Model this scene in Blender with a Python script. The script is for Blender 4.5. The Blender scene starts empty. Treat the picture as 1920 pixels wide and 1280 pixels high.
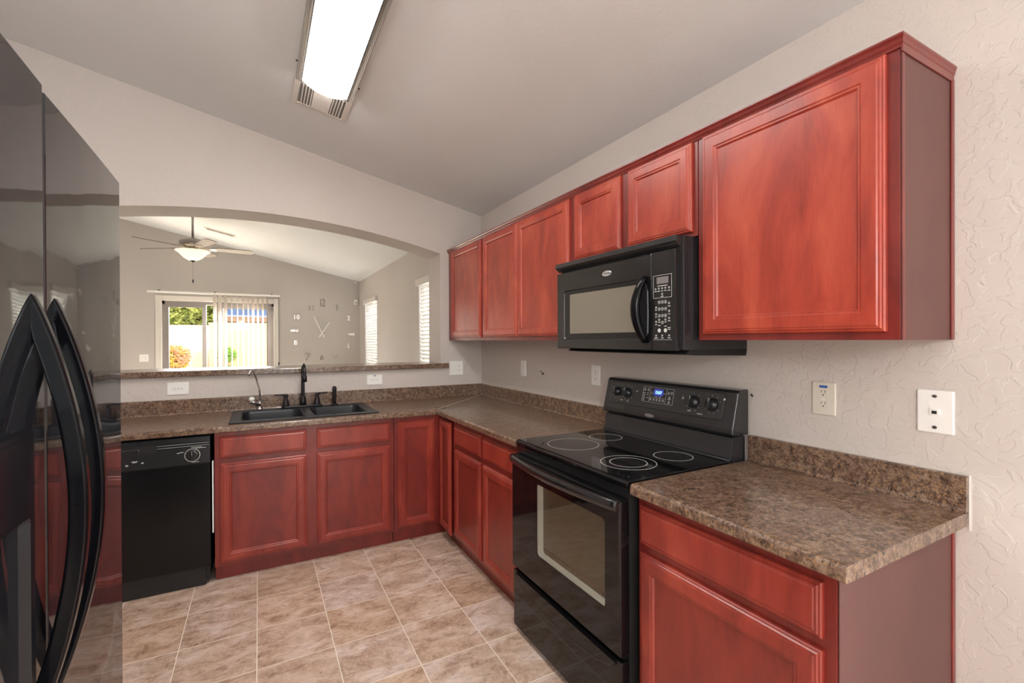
import bpy, bmesh, math, random
from math import sin, cos, pi, radians as R
from mathutils import Vector, Matrix, noise
random.seed(7)
S = bpy.context.scene
COL = S.collection

# ------------------------------------------------------------------ camera
F_PX = 869.48
CAM = Vector((-1.7607, -3.8045, 1.4062))
YAW, PITCH, ROLL = 0.4996, -0.0036, -0.0040
fw = Vector((sin(YAW)*cos(PITCH), cos(YAW)*cos(PITCH), sin(PITCH)))
rr = Vector((cos(YAW), -sin(YAW), 0)); uu = rr.cross(fw)
r2 = rr*cos(ROLL) + uu*sin(ROLL); u2 = uu*cos(ROLL) - rr*sin(ROLL)
cd = bpy.data.cameras.new('camera'); cam = bpy.data.objects.new('camera', cd); COL.objects.link(cam)
cd.sensor_width = 36; cd.sensor_fit = 'HORIZONTAL'; cd.lens = F_PX/1920*36; cd.clip_start = 0.02; cd.clip_end = 200
m = Matrix((r2, u2, -fw)).transposed().to_4x4(); m.translation = CAM; cam.matrix_world = m
S.camera = cam

# ------------------------------------------------------------------ sky, sun, window daylight, exposure
S.view_settings.view_transform = 'Standard'; S.view_settings.look = 'None'
S.view_settings.gamma = 1.0; S.view_settings.use_curve_mapping = False
S.view_settings.exposure = 1.5
W = bpy.data.worlds.new('World'); S.world = W; W.use_nodes = True
wn = W.node_tree.nodes; wl = W.node_tree.links
bg = wn['Background']; sky = wn.new('ShaderNodeTexSky')
sky.sky_type = 'NISHITA'; sky.sun_disc = False; sky.sun_elevation = R(48); sky.sun_rotation = R(200)
sky.air_density = 1.0; sky.dust_density = 1.5
wl.new(sky.outputs[0], bg.inputs[0]); bg.inputs[1].default_value = 0.036

def light(name, kind, loc, rot, power, col, **kw):
    l = bpy.data.lights.new(name, kind); l.energy = power; l.color = col
    for k, v in kw.items(): setattr(l, k, v)
    o = bpy.data.objects.new(name, l); COL.objects.link(o); o.location = loc; o.rotation_euler = rot
    return o
light('sun', 'SUN', (0, 0, 8), (R(44), 0, R(28)), 1.3, (1, .95, .88), angle=R(.6))
# daylight entering through the windows
light('daylight_dining_window', 'AREA', (-1.9, -6.78, 1.45), (R(90), 0, 0), 16, (.94, .975, 1), shape='RECTANGLE', size=2.3, size_y=1.75)
light('daylight_side_window', 'AREA', (.30, -5.3, 1.5), (0, R(90), 0), 70, (.90, .95, 1), shape='RECTANGLE', size=1.4, size_y=1.1)
light('daylight_patio_door', 'AREA', (-2.33, 6.9, 2.75), (R(-51), 0, 0), 860, (.96, .98, 1), shape='RECTANGLE', size=1.9, size_y=1.7)
light('daylight_living_window', 'AREA', (.75, 2.6, 2.1), (0, R(62), 0), 95, (.95, .97, 1), shape='RECTANGLE', size=1.3, size_y=4.5)

light('unseen_ceiling_fill', 'POINT', (-2.35, -5.3, 1.95), (0, 0, 0), 24, (.97, .985, 1), shadow_soft_size=.22)  # added unseen fill that brightens the ceiling; stands for no fixture

# ------------------------------------------------------------------ materials
def mat(name, base=(.5, .5, .5), rough=.5, metal=0, coat=0, spec=.5, emis=None, estr=0, trans=0):
    m = bpy.data.materials.new(name); m.use_nodes = True
    p = m.node_tree.nodes['Principled BSDF']
    p.inputs['Base Color'].default_value = (*base, 1); p.inputs['Roughness'].default_value = rough
    p.inputs['Metallic'].default_value = metal; p.inputs['Coat Weight'].default_value = coat
    p.inputs['Coat Roughness'].default_value = .08; p.inputs['Specular IOR Level'].default_value = spec
    if emis: p.inputs['Emission Color'].default_value = (*emis, 1); p.inputs['Emission Strength'].default_value = estr
    if trans: p.inputs['Transmission Weight'].default_value = trans
    return m
def srgb(r, g, b):
    f = lambda c: (c/255/12.92) if c/255 <= .04045 else ((c/255+.055)/1.055)**2.4
    return (f(r), f(g), f(b))
class NT:
    def __init__(s, m): s.m = m; s.n = m.node_tree.nodes; s.l = m.node_tree.links; s.p = s.n['Principled BSDF']
    def new(s, t, **kw):
        x = s.n.new('ShaderNode'+t)
        for k, v in kw.items():
            if k.startswith('i_'): x.inputs[k[2:].replace('_', ' ')].default_value = v
            else: setattr(x, k, v)
        return x
    def pos(s, scale=(1, 1, 1)):
        g = s.new('NewGeometry'); mp = s.new('Mapping'); mp.inputs['Scale'].default_value = scale
        s.l.new(g.outputs['Position'], mp.inputs[0]); return mp.outputs[0]
    def noise(s, vec, scale, detail=4, rough=.55, dist=0):
        x = s.new('TexNoise'); x.inputs['Scale'].default_value = scale; x.inputs['Detail'].default_value = detail
        x.inputs['Roughness'].default_value = rough; x.inputs['Distortion'].default_value = dist
        s.l.new(vec, x.inputs['Vector']); return x.outputs['Fac']
    def ramp(s, fac, stops):
        x = s.new('ValToRGB'); e = x.color_ramp.elements
        while len(e) < len(stops): e.new(.5)
        for el, (p, c) in zip(e, stops): el.position = p; el.color = (*c, 1)
        s.l.new(fac, x.inputs[0]); return x.outputs[0]
    def mix(s, fac, a, b, mode='MIX'):
        x = s.new('Mix', data_type='RGBA', blend_type=mode)
        for i, v in ((0, fac), (6, a), (7, b)):
            if hasattr(v, 'links'): s.l.new(v, x.inputs[i])
            else: x.inputs[i].default_value = v if i == 0 else (*v, 1)
        return x.outputs[2]
    def math(s, op, a, b=0):
        x = s.new('Math', operation=op)
        for i, v in ((0, a), (1, b)):
            if hasattr(v, 'links'): s.l.new(v, x.inputs[i])
            else: x.inputs[i].default_value = v
        return x.outputs[0]
    def bump(s, h, strength, dist):
        b = s.new('Bump'); b.inputs['Strength'].default_value = strength; b.inputs['Distance'].default_value = dist
        s.l.new(h, b.inputs['Height']); s.l.new(b.outputs[0], s.p.inputs['Normal'])
    def base(s, c): s.l.new(c, s.p.inputs['Base Color'])
    def rough(s, c): s.l.new(c, s.p.inputs['Roughness'])

def wall_mat(name, col, sc=22, st=.35, dist=.004):
    m = mat(name, col, .75, spec=.3); t = NT(m); v = t.pos()
    n = t.noise(v, sc, 3, .5, .6); r = t.ramp(n, [(.50, (0, 0, 0)), (.56, (1, 1, 1))])
    f = t.noise(v, 130, 2)
    t.bump(t.math('ADD', r, t.math('MULTIPLY', f, .25)), st, dist)
    big = t.noise(v, 1.3, 3)
    t.base(t.mix(big, tuple(c*.95 for c in col), tuple(min(1, c*1.04) for c in col)))
    return m
M = {}
M['wall'] = wall_mat('painted_wall', srgb(212, 203, 196), 26, .3, .003)
M['wall_living'] = wall_mat('living_room_wall', srgb(204, 197, 191), 26, .12, .003)
M['ceil'] = wall_mat('ceiling_paint', srgb(232, 233, 233), 34, .10, .002)
# stain near the lamp is part of the ceiling
t = NT(M['ceil'])

def wood(name, c1, c2, c3, rough=.34, coat=.35):
    m = mat(name, c2, rough, coat=coat); t = NT(m)
    v = t.pos((1, 1, .35)); n = t.noise(v, 7, 6, .6, .8); c = t.ramp(n, [(.3, c1), (.5, c2), (.72, c3)])
    g = t.noise(t.pos((60, 60, 5)), 2.5, 3, .6); c = t.mix(.14, c, t.ramp(g, [(.35, c1), (.65, c3)]))
    sp = t.noise(t.pos((1, 1, .6)), 26, 3, .7); c = t.mix(t.ramp(sp, [(.62, (0, 0, 0)), (.80, (.35, .35, .35))]), c, c1)
    t.base(c); t.rough(t.math('ADD', t.math('MULTIPLY', n, .15), rough-.07))
    t.p.inputs['Coat Roughness'].default_value = .22
    return m
M['cherry'] = wood('cherry_stained_maple', srgb(136, 40, 28), srgb(170, 60, 42), srgb(192, 84, 58))
M['cherry_dark'] = wood('cherry_frame', srgb(98, 26, 22), srgb(122, 36, 30), srgb(140, 46, 37))
M['laminate'] = wood('hazed_side_laminate', srgb(94, 60, 57), srgb(101, 65, 61), srgb(107, 70, 66), .55, .05)  # cherry greyed down: pale light haze on the side panels put into the colour
M['moulding'] = wood('cherry_moulding', srgb(96, 28, 24), srgb(120, 36, 31), srgb(140, 50, 42), .3, .4)

M['cherry_base'] = wood('cherry_base_front_shaded', srgb(116, 34, 27), srgb(148, 50, 38), srgb(170, 68, 50))  # darker copy of cherry; weaker light on the base fronts put into the colour
M['cherry_panel'] = wood('cherry_panel_dimmed', srgb(106, 32, 27), srgb(130, 42, 33), srgb(150, 54, 42), .36, .3)  # base door panels: dimmer reflection than the frames put into the colour
def granite():
    m = mat('brown_stone_laminate', (.1, .06, .04), .3, coat=.45); t = NT(m); v = t.pos()
    a = t.noise(v, 42, 6, .72, .5); b = t.noise(v, 120, 4, .7); c = t.noise(v, 15, 3, .6)
    c1 = t.ramp(a, [(.34, srgb(50, 36, 29)), (.45, srgb(92, 70, 57)), (.54, srgb(122, 99, 84)), (.64, srgb(150, 127, 109)), (.76, srgb(180, 160, 141))])
    k = t.mix(t.ramp(b, [(.54, (0, 0, 0)), (.60, (.85, .85, .85))]), c1, srgb(164, 128, 92))
    d = t.noise(v, 78, 5, .75, .6); k = t.mix(t.ramp(d, [(.36, (.95, .95, .95)), (.44, (0, 0, 0))]), k, srgb(34, 24, 20))
    k = t.mix(t.ramp(c, [(.5, (0, 0, 0)), (.72, (.35, .35, .35))]), k, srgb(96, 62, 46))
    t.base(k); t.bump(b, .06, .001); return m
M['granite'] = granite()

def floor_mat():
    m = mat('slate_look_vinyl_tile', (.4, .3, .25), .42, coat=.08); t = NT(m)
    s, ox, oy = .3131, -.8364, -.9178
    g = t.new('NewGeometry'); sep = t.new('SeparateXYZ'); t.l.new(g.outputs['Position'], sep.inputs[0])
    ux = t.math('DIVIDE', t.math('SUBTRACT', sep.outputs[0], ox), s); uy = t.math('DIVIDE', t.math('SUBTRACT', sep.outputs[1], oy), s)
    ix, iy = t.math('FLOOR', ux), t.math('FLOOR', uy)
    fx, fy = t.math('SUBTRACT', ux, ix), t.math('SUBTRACT', uy, iy)
    ex = t.math('MINIMUM', fx, t.math('SUBTRACT', 1, fx)); ey = t.math('MINIMUM', fy, t.math('SUBTRACT', 1, fy))
    e = t.math('MINIMUM', ex, ey)
    grout = t.math('LESS_THAN', e, .0062)
    comb = t.new('CombineXYZ'); t.l.new(ix, comb.inputs[0]); t.l.new(iy, comb.inputs[1])
    wnz = t.new('TexWhiteNoise', noise_dimensions='2D'); t.l.new(comb.outputs[0], wnz.inputs['Vector'])
    off = t.new('VectorMath', operation='SCALE'); t.l.new(wnz.outputs['Color'], off.inputs[0]); off.inputs['Scale'].default_value = 30
    def shifted(scale):
        add = t.new('VectorMath', operation='ADD'); t.l.new(t.pos(scale), add.inputs[0]); t.l.new(off.outputs[0], add.inputs[1]); return add.outputs[0]
    a = t.noise(shifted((1, 1.6, 1)), 6.0, 9, .72, .45); b = t.noise(shifted((1.6, 1, 1)), 24, 6, .7, 1.2); st = t.noise(shifted((1, 2.6, 1)), 10, 8, .74, .8)
    c = t.ramp(a, [(.33, srgb(150, 122, 104)), (.43, srgb(186, 160, 140)), (.51, srgb(208, 186, 168)), (.60, srgb(226, 210, 200)), (.70, srgb(240, 230, 224))])
    c = t.mix(t.ramp(b, [(.44, (0, 0, 0)), (.66, (.55, .55, .55))]), c, srgb(232, 212, 194))
    c = t.mix(t.ramp(st, [(.54, (0, 0, 0)), (.64, (.6, .6, .6))]), c, srgb(150, 122, 105))
    tint = t.ramp(wnz.outputs['Value'], [(0, srgb(216, 190, 168)), (.3, srgb(252, 238, 226)), (.65, srgb(250, 244, 244)), (1, srgb(232, 216, 202))])
    c = t.mix(.8, c, tint, 'MULTIPLY')
    t.base(t.mix(grout, c, srgb(244, 234, 218)))
    h = t.math('SUBTRACT', t.math('MULTIPLY', a, .4), grout)
    t.bump(h, .25, .002); return m
M['floor'] = floor_mat()
M['carpet'] = mat('beige_carpet', srgb(190, 178, 166), .95)
M['black'] = mat('gloss_black_enamel', (.010, .010, .011), .13, coat=.3)
def fridge_black():
    m = mat('fridge_gloss_black', (.012, .012, .014), .035, spec=.75); t = NT(m)
    t.p.inputs['IOR'].default_value = 1.5
    n = t.noise(t.pos((1, 1, 1)), 5.5, 1, .4); t.bump(n, .35, .006)
    return m
M['fridge'] = fridge_black()
M['handleblack'] = mat('handle_gloss_black', (.003, .003, .004), .12, spec=.18)
M['darkpanel'] = mat('dispenser_black', (.007, .007, .009), .25, spec=.3)
M['blackplastic'] = mat('black_plastic', (.016, .016, .018), .3)
M['satin'] = mat('satin_black', (.022, .022, .024), .22, coat=.2)
M['matteblack'] = mat('matte_black', (.008, .008, .008), .6)
M['dwblack'] = mat('dishwasher_black', (.008, .008, .009), .2, spec=.35)
M['ceramic'] = mat('black_ceramic_glass', (.006, .006, .007), .05, spec=.5)
M['ovendoor'] = mat('oven_door_black', (.005, .005, .006), .06, spec=.4)
M['ring'] = mat('burner_ring_print', (.42, .41, .39), .3)
M['greyprint'] = mat('pale_print', (.62, .62, .6), .5)
M['greybutton'] = mat('grey_button', (.30, .30, .29), .45)
M['silver'] = mat('silver_badge', (.72, .72, .70), .25, metal=.7)
M['badgeink'] = mat('badge_ink', (.12, .12, .14), .4)
M['chrome'] = mat('polished_chrome', (.8, .8, .82), .08, metal=1)
M['nickel'] = mat('brushed_nickel', (.42, .40, .38), .28, metal=1)
M['bronze'] = mat('oil_rubbed_black_metal', (.035, .03, .032), .28, metal=.6)
M['sink'] = mat('black_composite_sink', (.012, .014, .018), .34, spec=.35)
M['white'] = mat('white_plastic', srgb(248, 246, 242), .35)
M['offwhite'] = mat('almond_plastic', srgb(224, 218, 204), .38)
M['slot'] = mat('dark_slot', (.02, .02, .02), .6)
M['ductgrey'] = mat('duct_shadow_grey', (.22, .21, .20), .7)
M['blue'] = mat('blue_sticker', srgb(40, 96, 178), .4)
M['trim'] = mat('white_trim_paint', srgb(226, 220, 212), .45)
M['caulk'] = mat('white_caulk', srgb(236, 232, 226), .6)
M['lcd'] = mat('blue_display', (.01, .01, .05), .2, emis=(.07, .09, .55), estr=.2)
M['digit'] = mat('display_digit', (.3, .8, 1), .4, emis=(.35, .85, 1.0), estr=.6)
M['greylcd'] = mat('unlit_display', (.20, .18, .18), .3)
M['diffuser'] = mat('lamp_acrylic', (.9, .88, .85), .4, emis=(1, .97, .93), estr=10.5)
M['bowlglass'] = mat('lit_bowl_glass', (.85, .8, .72), .3, emis=(1, .78, .5), estr=.36)
M['bulb'] = mat('warm_bulb', (1, .8, .5), .4, emis=(1, .66, .30), estr=5)
M['blade'] = mat('fan_blade_wood', srgb(128, 112, 104), .42)
M['mirror'] = mat('mirror_acrylic', (.72, .70, .68), .12, metal=1)
M['slat'] = mat('blind_slat', srgb(240, 236, 228), .5, emis=(1, .985, .96), estr=.0)
M['vane'] = mat('vertical_vane', srgb(206, 198, 190), .6)
M['stucco'] = mat('pale_stucco', srgb(236, 222, 200), .9)
M['stucco_tan'] = mat('tan_stucco', srgb(204, 178, 140), .9)
M['patio'] = mat('concrete_patio', srgb(216, 198, 172), .9)
M['pot'] = mat('terracotta', srgb(150, 110, 92), .8)
M['bark'] = mat('bark', srgb(110, 88, 66), .9)
M['solar'] = mat('solar_panel', srgb(128, 152, 196), .3, coat=.2)
M['rooftile'] = mat('roof_tile', srgb(190, 150, 118), .85)
M['alu'] = mat('aluminium_frame', srgb(150, 143, 138), .4, metal=.2)
M['darkalu'] = mat('dark_stile', srgb(60, 54, 52), .4)
M['gasket'] = mat('pale_oven_liner', srgb(236, 242, 242), .4)
M['ovengrey'] = mat('oven_back', srgb(104, 98, 84), .35)
M['rack'] = mat('oven_rack', srgb(150, 120, 90), .3, metal=1)
def leafm(name, a, b):
    m = mat(name, a, .6); t = NT(m); n = t.noise(t.pos(), 3.5, 3); t.base(t.ramp(n, [(.35, a), (.65, b)]))
    t.p.inputs['Subsurface Weight'].default_value = 0
    return m
M['leaf'] = leafm('green_leaves', srgb(140, 160, 74), srgb(214, 214, 120))
M['leaf2'] = leafm('young_leaves', srgb(96, 140, 60), srgb(160, 190, 96))
M['leaf_y'] = leafm('yellow_pink_leaves', srgb(200, 176, 70), srgb(206, 140, 118))
def glassm(name, tint, gl, rough=.01):
    m = bpy.data.materials.new(name); m.use_nodes = True; n = m.node_tree.nodes; l = m.node_tree.links
    n.remove(n['Principled BSDF']); out = n['Material Output']
    tr = n.new('ShaderNodeBsdfTransparent'); tr.inputs[0].default_value = (*tint, 1)
    g = n.new('ShaderNodeBsdfGlossy'); g.inputs['Roughness'].default_value = rough
    lw = n.new('ShaderNodeLayerWeight'); lw.inputs[0].default_value = .5; pw = n.new('ShaderNodeMath'); pw.operation = 'POWER'; pw.inputs[1].default_value = 5
    ma = n.new('ShaderNodeMath'); ma.operation = 'MULTIPLY_ADD'; f0 = ((gl-1)/(gl+1))**2; ma.inputs[1].default_value = 1-f0; ma.inputs[2].default_value = f0
    mx = n.new('ShaderNodeMixShader'); l.new(lw.outputs['Facing'], pw.inputs[0]); l.new(pw.outputs[0], ma.inputs[0]); l.new(ma.outputs[0], mx.inputs[0]); l.new(tr.outputs[0], mx.inputs[1]); l.new(g.outputs[0], mx.inputs[2]); l.new(mx.outputs[0], out.inputs[0])
    return m
M['glass'] = glassm('window_glass', (.97, .98, .97), 1.25)
M['ovenglass'] = glassm('tinted_oven_glass', (.86, .84, .80), 1.6)
M['mwglass'] = mat('perforated_microwave_screen', srgb(150, 144, 134), .2, metal=.55, coat=.4)

# ------------------------------------------------------------------ mesh helper
class MB:
    def __init__(s): s.v = []; s.f = []; s.sm = []; s.mi = []; s.k = 0
    def add(s, vs, fs, smooth=False):
        b = len(s.v); s.v += [Vector(x) for x in vs]
        for f in fs: s.f.append([b+i for i in f]); s.sm.append(smooth); s.mi.append(s.k)
        return s
    def box(s, x0, x1, y0, y1, z0, z1):
        x0, x1 = sorted((x0, x1)); y0, y1 = sorted((y0, y1)); z0, z1 = sorted((z0, z1))
        v = [(x, y, z) for z in (z0, z1) for y in (y0, y1) for x in (x0, x1)]
        return s.add(v, [(0, 2, 3, 1), (4, 5, 7, 6), (0, 1, 5, 4), (2, 6, 7, 3), (0, 4, 6, 2), (1, 3, 7, 5)])
    def loops(s, rings, smooth=False, cap0=True, cap1=True, closed=True):
        n = len(rings[0]); vs = [p for r in rings for p in r]; fs = []
        for i in range(len(rings)-1):
            for j in range(n if closed else n-1):
                a = i*n+j; b = i*n+(j+1) % n; fs.append((a, b, b+n, a+n))
        s.add(vs, fs, smooth); base = len(s.v)-len(vs)
        if cap0: s.f.append([base+j for j in range(n)][::-1]); s.sm.append(False); s.mi.append(s.k)
        if cap1: s.f.append([base+len(vs)-n+j for j in range(n)]); s.sm.append(False); s.mi.append(s.k)
        return s
    def prism(s, pts, fn, a, b, smooth=False):   # pts 2-D, fn(u,v,w)->xyz
        return s.loops([[fn(u, v, a) for u, v in pts], [fn(u, v, b) for u, v in pts]], smooth)
    def tube(s, pts, rad, n=12, smooth=True, flat=None):
        pts = [Vector(p) for p in pts]; m = len(pts); rad = rad if isinstance(rad, (list, tuple)) else [rad]*m
        t0 = (pts[1]-pts[0]).normalized(); up = Vector((0, 0, 1)) if abs(t0.z) < .9 else Vector((1, 0, 0))
        nrm = (up-t0*up.dot(t0)).normalized(); rings = []
        for i, p in enumerate(pts):
            t = (pts[min(i+1, m-1)]-pts[max(i-1, 0)]).normalized(); nrm = (nrm-t*nrm.dot(t)).normalized(); b = t.cross(nrm)
            fa, fb = flat if flat else (1, 1)
            rings.append([p+(nrm*cos(2*pi*j/n)*fa+b*sin(2*pi*j/n)*fb)*rad[i] for j in range(n)])
        return s.loops(rings, smooth)
    def lathe(s, prof, c, axis='z', n=28, smooth=True):
        c = Vector(c); rings = []
        ax = {'z': (Vector((1, 0, 0)), Vector((0, 1, 0)), Vector((0, 0, 1))), 'x': (Vector((0, 1, 0)), Vector((0, 0, 1)), Vector((-1, 0, 0))), 'y': (Vector((1, 0, 0)), Vector((0, 0, 1)), Vector((0, -1, 0)))}[axis] if isinstance(axis, str) else axis
        for r, h in prof:
            r = max(r, 1e-5); rings.append([c+ax[0]*r*cos(2*pi*j/n)+ax[1]*r*sin(2*pi*j/n)+ax[2]*h for j in range(n)])
        return s.loops(rings, smooth)
    def xf(s, mt): s.v = [mt @ v for v in s.v]; return s
    def build(s, name, m, parent=None, bevel=0, seg=2, fix=True):
        root = parent
        while root is not None and root.parent: root = root.parent
        if parent is None:
            lo = Vector([min(v[i] for v in s.v) for i in range(3)]); hi = Vector([max(v[i] for v in s.v) for i in range(3)])
            org = Vector(((lo.x+hi.x)/2, (lo.y+hi.y)/2, lo.z))
        else: org = root.location.copy()
        me = bpy.data.meshes.new(name); me.from_pydata([v-org for v in s.v], [], s.f)
        me.polygons.foreach_set('use_smooth', s.sm)
        for x in (m if isinstance(m, (list, tuple)) else [m]): me.materials.append(x)
        me.polygons.foreach_set('material_index', s.mi)
        if fix:
            b = bmesh.new(); b.from_mesh(me); bmesh.ops.recalc_face_normals(b, faces=b.faces); b.to_mesh(me); b.free()
        o = bpy.data.objects.new(name, me); COL.objects.link(o)
        if parent is None: o.location = org
        else: o.parent = parent
        if bevel:
            bv = o.modifiers.new('bevel', 'BEVEL'); bv.width = bevel; bv.segments = seg; bv.limit_method = 'ANGLE'; bv.angle_limit = R(40); bv.harden_normals = False
        return o
def box(name, m, x0, x1, y0, y1, z0, z1, parent=None, bevel=0):
    return MB().box(x0, x1, y0, y1, z0, z1).build(name, m, parent, bevel)
def tag(o, label, cat, group=None, kind=None):
    o['label'] = label; o['category'] = cat
    if group: o['group'] = group
    if kind: o['kind'] = kind
    return o
def thing(name, label, cat, loc, group=None):
    o = bpy.data.objects.new(name, None); COL.objects.link(o); o.location = loc; o.empty_display_size = .1
    return tag(o, label, cat, group)
def struct(o): o['kind'] = 'structure'; return o
def PR(x0): return lambda u, z, w: (x0-w, u, z)       # plane facing -x : u = y
def PS(y0): return lambda u, z, w: (u, y0-w, z)       # plane facing -y : u = x
def rect(u0, u1, z0, z1, i=0): return [(u0+i, z0+i), (u1-i, z0+i), (u1-i, z1-i), (u0+i, z1-i)]
def rrect(u0, u1, z0, z1, r, k=6):
    o = []
    for cx, cz, a in ((u1-r, z1-r, 0), (u0+r, z1-r, 90), (u0+r, z0+r, 180), (u1-r, z0+r, 270)):
        for j in range(k+1):
            t = R(a+90*j/k); o.append((cx+r*cos(t), cz+r*sin(t)))
    return o
EDGE = [(0, 0), (0, .010), (.0035, .0135), (.007, .0135), (.010, .0175), (.014, .0175), (.018, .020)]
def framed_door(name, fn, u0, u1, z0, z1, parent, m, st=.055, label=None, d=.020, pm=None):
    """frame-and-recessed-panel door with stepped outer moulding"""
    u0, u1 = sorted((u0, u1)); k = d/.020
    prof = [(a, b*k) for a, b in EDGE]+[(st-.006, d), (st-.002, d-.003), (st+.003, d-.003), (st+.008, d-.010)]
    rings = [[fn(u, z, h) for u, z in rect(u0, u1, z0, z1, i)] for i, h in prof]
    o = MB().loops(rings, cap1=False)
    i = st+.006
    inner = [fn(u, z, 0) for u, z in rect(u0, u1, z0, z1, st+.008)]
    o.loops([rings[-1], inner], cap0=False, cap1=True)
    ob = o.build(name, m, parent)
    p = MB().loops([[fn(u, z, h) for u, z in rect(u0, u1, z0, z1, st+.0075)] for h in (.001, d-.0098)]).build('panel', M['cherry_panel'] if z1 < 1 else m, ob)
    return ob
def slab_front(name, fn, u0, u1, z0, z1, parent, m):
    u0, u1 = sorted((u0, u1))
    return MB().loops([[fn(u, z, h) for u, z in rect(u0, u1, z0, z1, i)] for i, h in EDGE+[(.024, .0198)]]).build(name, m, parent)
def text(name, body, size, mt, m, parent, depth=.0006, align='CENTER', sx=1, bold=0):
    c = bpy.data.curves.new(name, 'FONT'); c.body = body; c.size = size; c.extrude = depth; c.align_x = align; c.align_y = 'CENTER'; c.offset = bold
    o = bpy.data.objects.new(name, c); COL.objects.link(o)
    me = bpy.data.meshes.new_from_object(o.evaluated_get(bpy.context.evaluated_depsgraph_get()))
    bpy.data.objects.remove(o); bpy.data.curves.remove(c)
    root = parent
    while root.parent: root = root.parent
    me.transform(Matrix.Translation(-root.location) @ mt @ Matrix.Diagonal((sx, 1, 1, 1))); me.materials.clear(); me.materials.append(m)
    me.name = name
    ob = bpy.data.objects.new(name, me); COL.objects.link(ob); ob.parent = parent
    return ob
def MR(x, y, z, tilt=0):   # text frame on a plane facing -x
    m = Matrix(((0, 0, -1, x), (-1, 0, 0, y), (0, 1, 0, z), (0, 0, 0, 1)))
    return m @ Matrix.Rotation(tilt, 4, 'X')
def MS(x, y, z): return Matrix(((1, 0, 0, x), (0, 0, -1, y), (0, 1, 0, z), (0, 0, 0, 1)))

# ------------------------------------------------------------------ the room
HC, SL = 2.5186, .2177
XL, XLL, YF, YB, WT = -3.15, -4.7, 5.42, -6.6, .30
ceilz = lambda x: HC-SL*x
struct(box('floor', M['floor'], XL-.15, .15, YB-.15, 0.02, -.06, 0))
struct(box('floor_living', M['carpet'], XLL-.15, .15, .02, YF+.15, -.06, .004))
b = MB()
b.prism([(.15, ceilz(.15)), (XLL-.15, ceilz(XLL-.15)), (XLL-.15, ceilz(XLL-.15)+.08), (.15, ceilz(.15)+.08)], lambda u, v, w: (u, w, v), YB-.15, YF+.15)
struct(b.build('ceiling', M['ceil']))
# kitchen side wall with a daylight window behind the camera
b = MB(); X1 = .15
b.box(0, X1, -4.6, WT, 0, HC+.03).box(0, X1, YB-.15, -6.0, 0, HC+.03).box(0, X1, -6.0, -4.6, 0, .8).box(0, X1, -6.0, -4.6, 2.2, HC+.03)
struct(b.build('wall_right', M['wall']))
# living room side wall with two window openings
LX = -.06; WN = [(3.93, 4.90), (.72, 1.66)]; WZ0, WZ1 = .75, 2.09
b = MB(); b.box(LX, X1, WT, .72, 0, HC+.05).box(LX, X1, 1.66, 3.93, 0, HC+.05).box(LX, X1, 4.90, YF+.15, 0, HC+.05)
for y0, y1 in WN: b.box(LX, X1, y0, y1, 0, WZ0).box(LX, X1, y0, y1, WZ1, HC+.05)
struct(b.build('wall_living_right', M['wall_living']))
# far wall with the patio door opening
DX0, DX1, DZ = -3.125, -1.53, 2.06
b = MB()
def topped(b, x0, x1, y0, y1, z0, z1f=None):
    b.prism([(x0, z0 if not callable(z0) else z0(x0)), (x1, z0 if not callable(z0) else z0(x1)), (x1, ceilz(x1)+.03), (x0, ceilz(x0)+.03)], lambda u, v, w: (u, w, v), y0, y1)
topped(b, XLL-.1, DX0, YF, YF+.15, 0); topped(b, DX0, DX1, YF, YF+.15, DZ); topped(b, DX1, X1, YF, YF+.15, 0)
struct(b.build('wall_far', M['wall_living']))
b = MB(); b.box(XLL-.12, XLL, WT, YF+.1, 0, ceilz(XLL)+.03); struct(b.build('wall_living_left', M['wall_living']))
b = MB(); b.box(XL-.12, XL, YB-.1, 0, 0, ceilz(XL)+.03); struct(b.build('wall_left', M['wall']))
# rear wall with the dining window
b = MB(); topped(b, XL-.1, -3.0, YB-.15, YB, 0); topped(b, -3.0, -.8, YB-.15, YB, 2.3); topped(b, -.8, X1, YB-.15, YB, 0); b.box(-3.0, -.8, YB-.15, YB, 0, .6)
struct(b.build('wall_rear', M['wall']))
# pass-through wall with the shallow arch
AX0, AX1 = -3.05, -.387; LZ = 1.168
arch = lambda x: 2.332-.0965*(x+1.76)**2
b = MB(); b.box(XLL, 0, 0, WT, 0, LZ)
topped(b, XLL, AX0, 0, WT, LZ); topped(b, AX1, .02, 0, WT, LZ)
N = 72; xs = [AX0+(AX1-AX0)*i/N for i in range(N+1)]
rings = [[(x, 0, arch(x)), (x, WT, arch(x)), (x, WT, ceilz(x)+.03), (x, 0, ceilz(x)+.03)] for x in xs]
vs = [p for r in rings for p in r]
for i in range(N):
    a = i*4
    b.add([vs[a+j] for j in range(8)], [(0, 1, 5, 4)])
    b.add([vs[a+j] for j in range(8)], [(1, 2, 6, 5), (2, 3, 7, 6), (3, 0, 4, 7)])
o = b.build('wall_sink', M['wall'], fix=False)
bm = bmesh.new(); bm.from_mesh(o.data); bmesh.ops.remove_doubles(bm, verts=bm.verts, dist=1e-5); bmesh.ops.recalc_face_normals(bm, faces=bm.faces); bm.to_mesh(o.data); bm.free()
struct(o)

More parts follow.
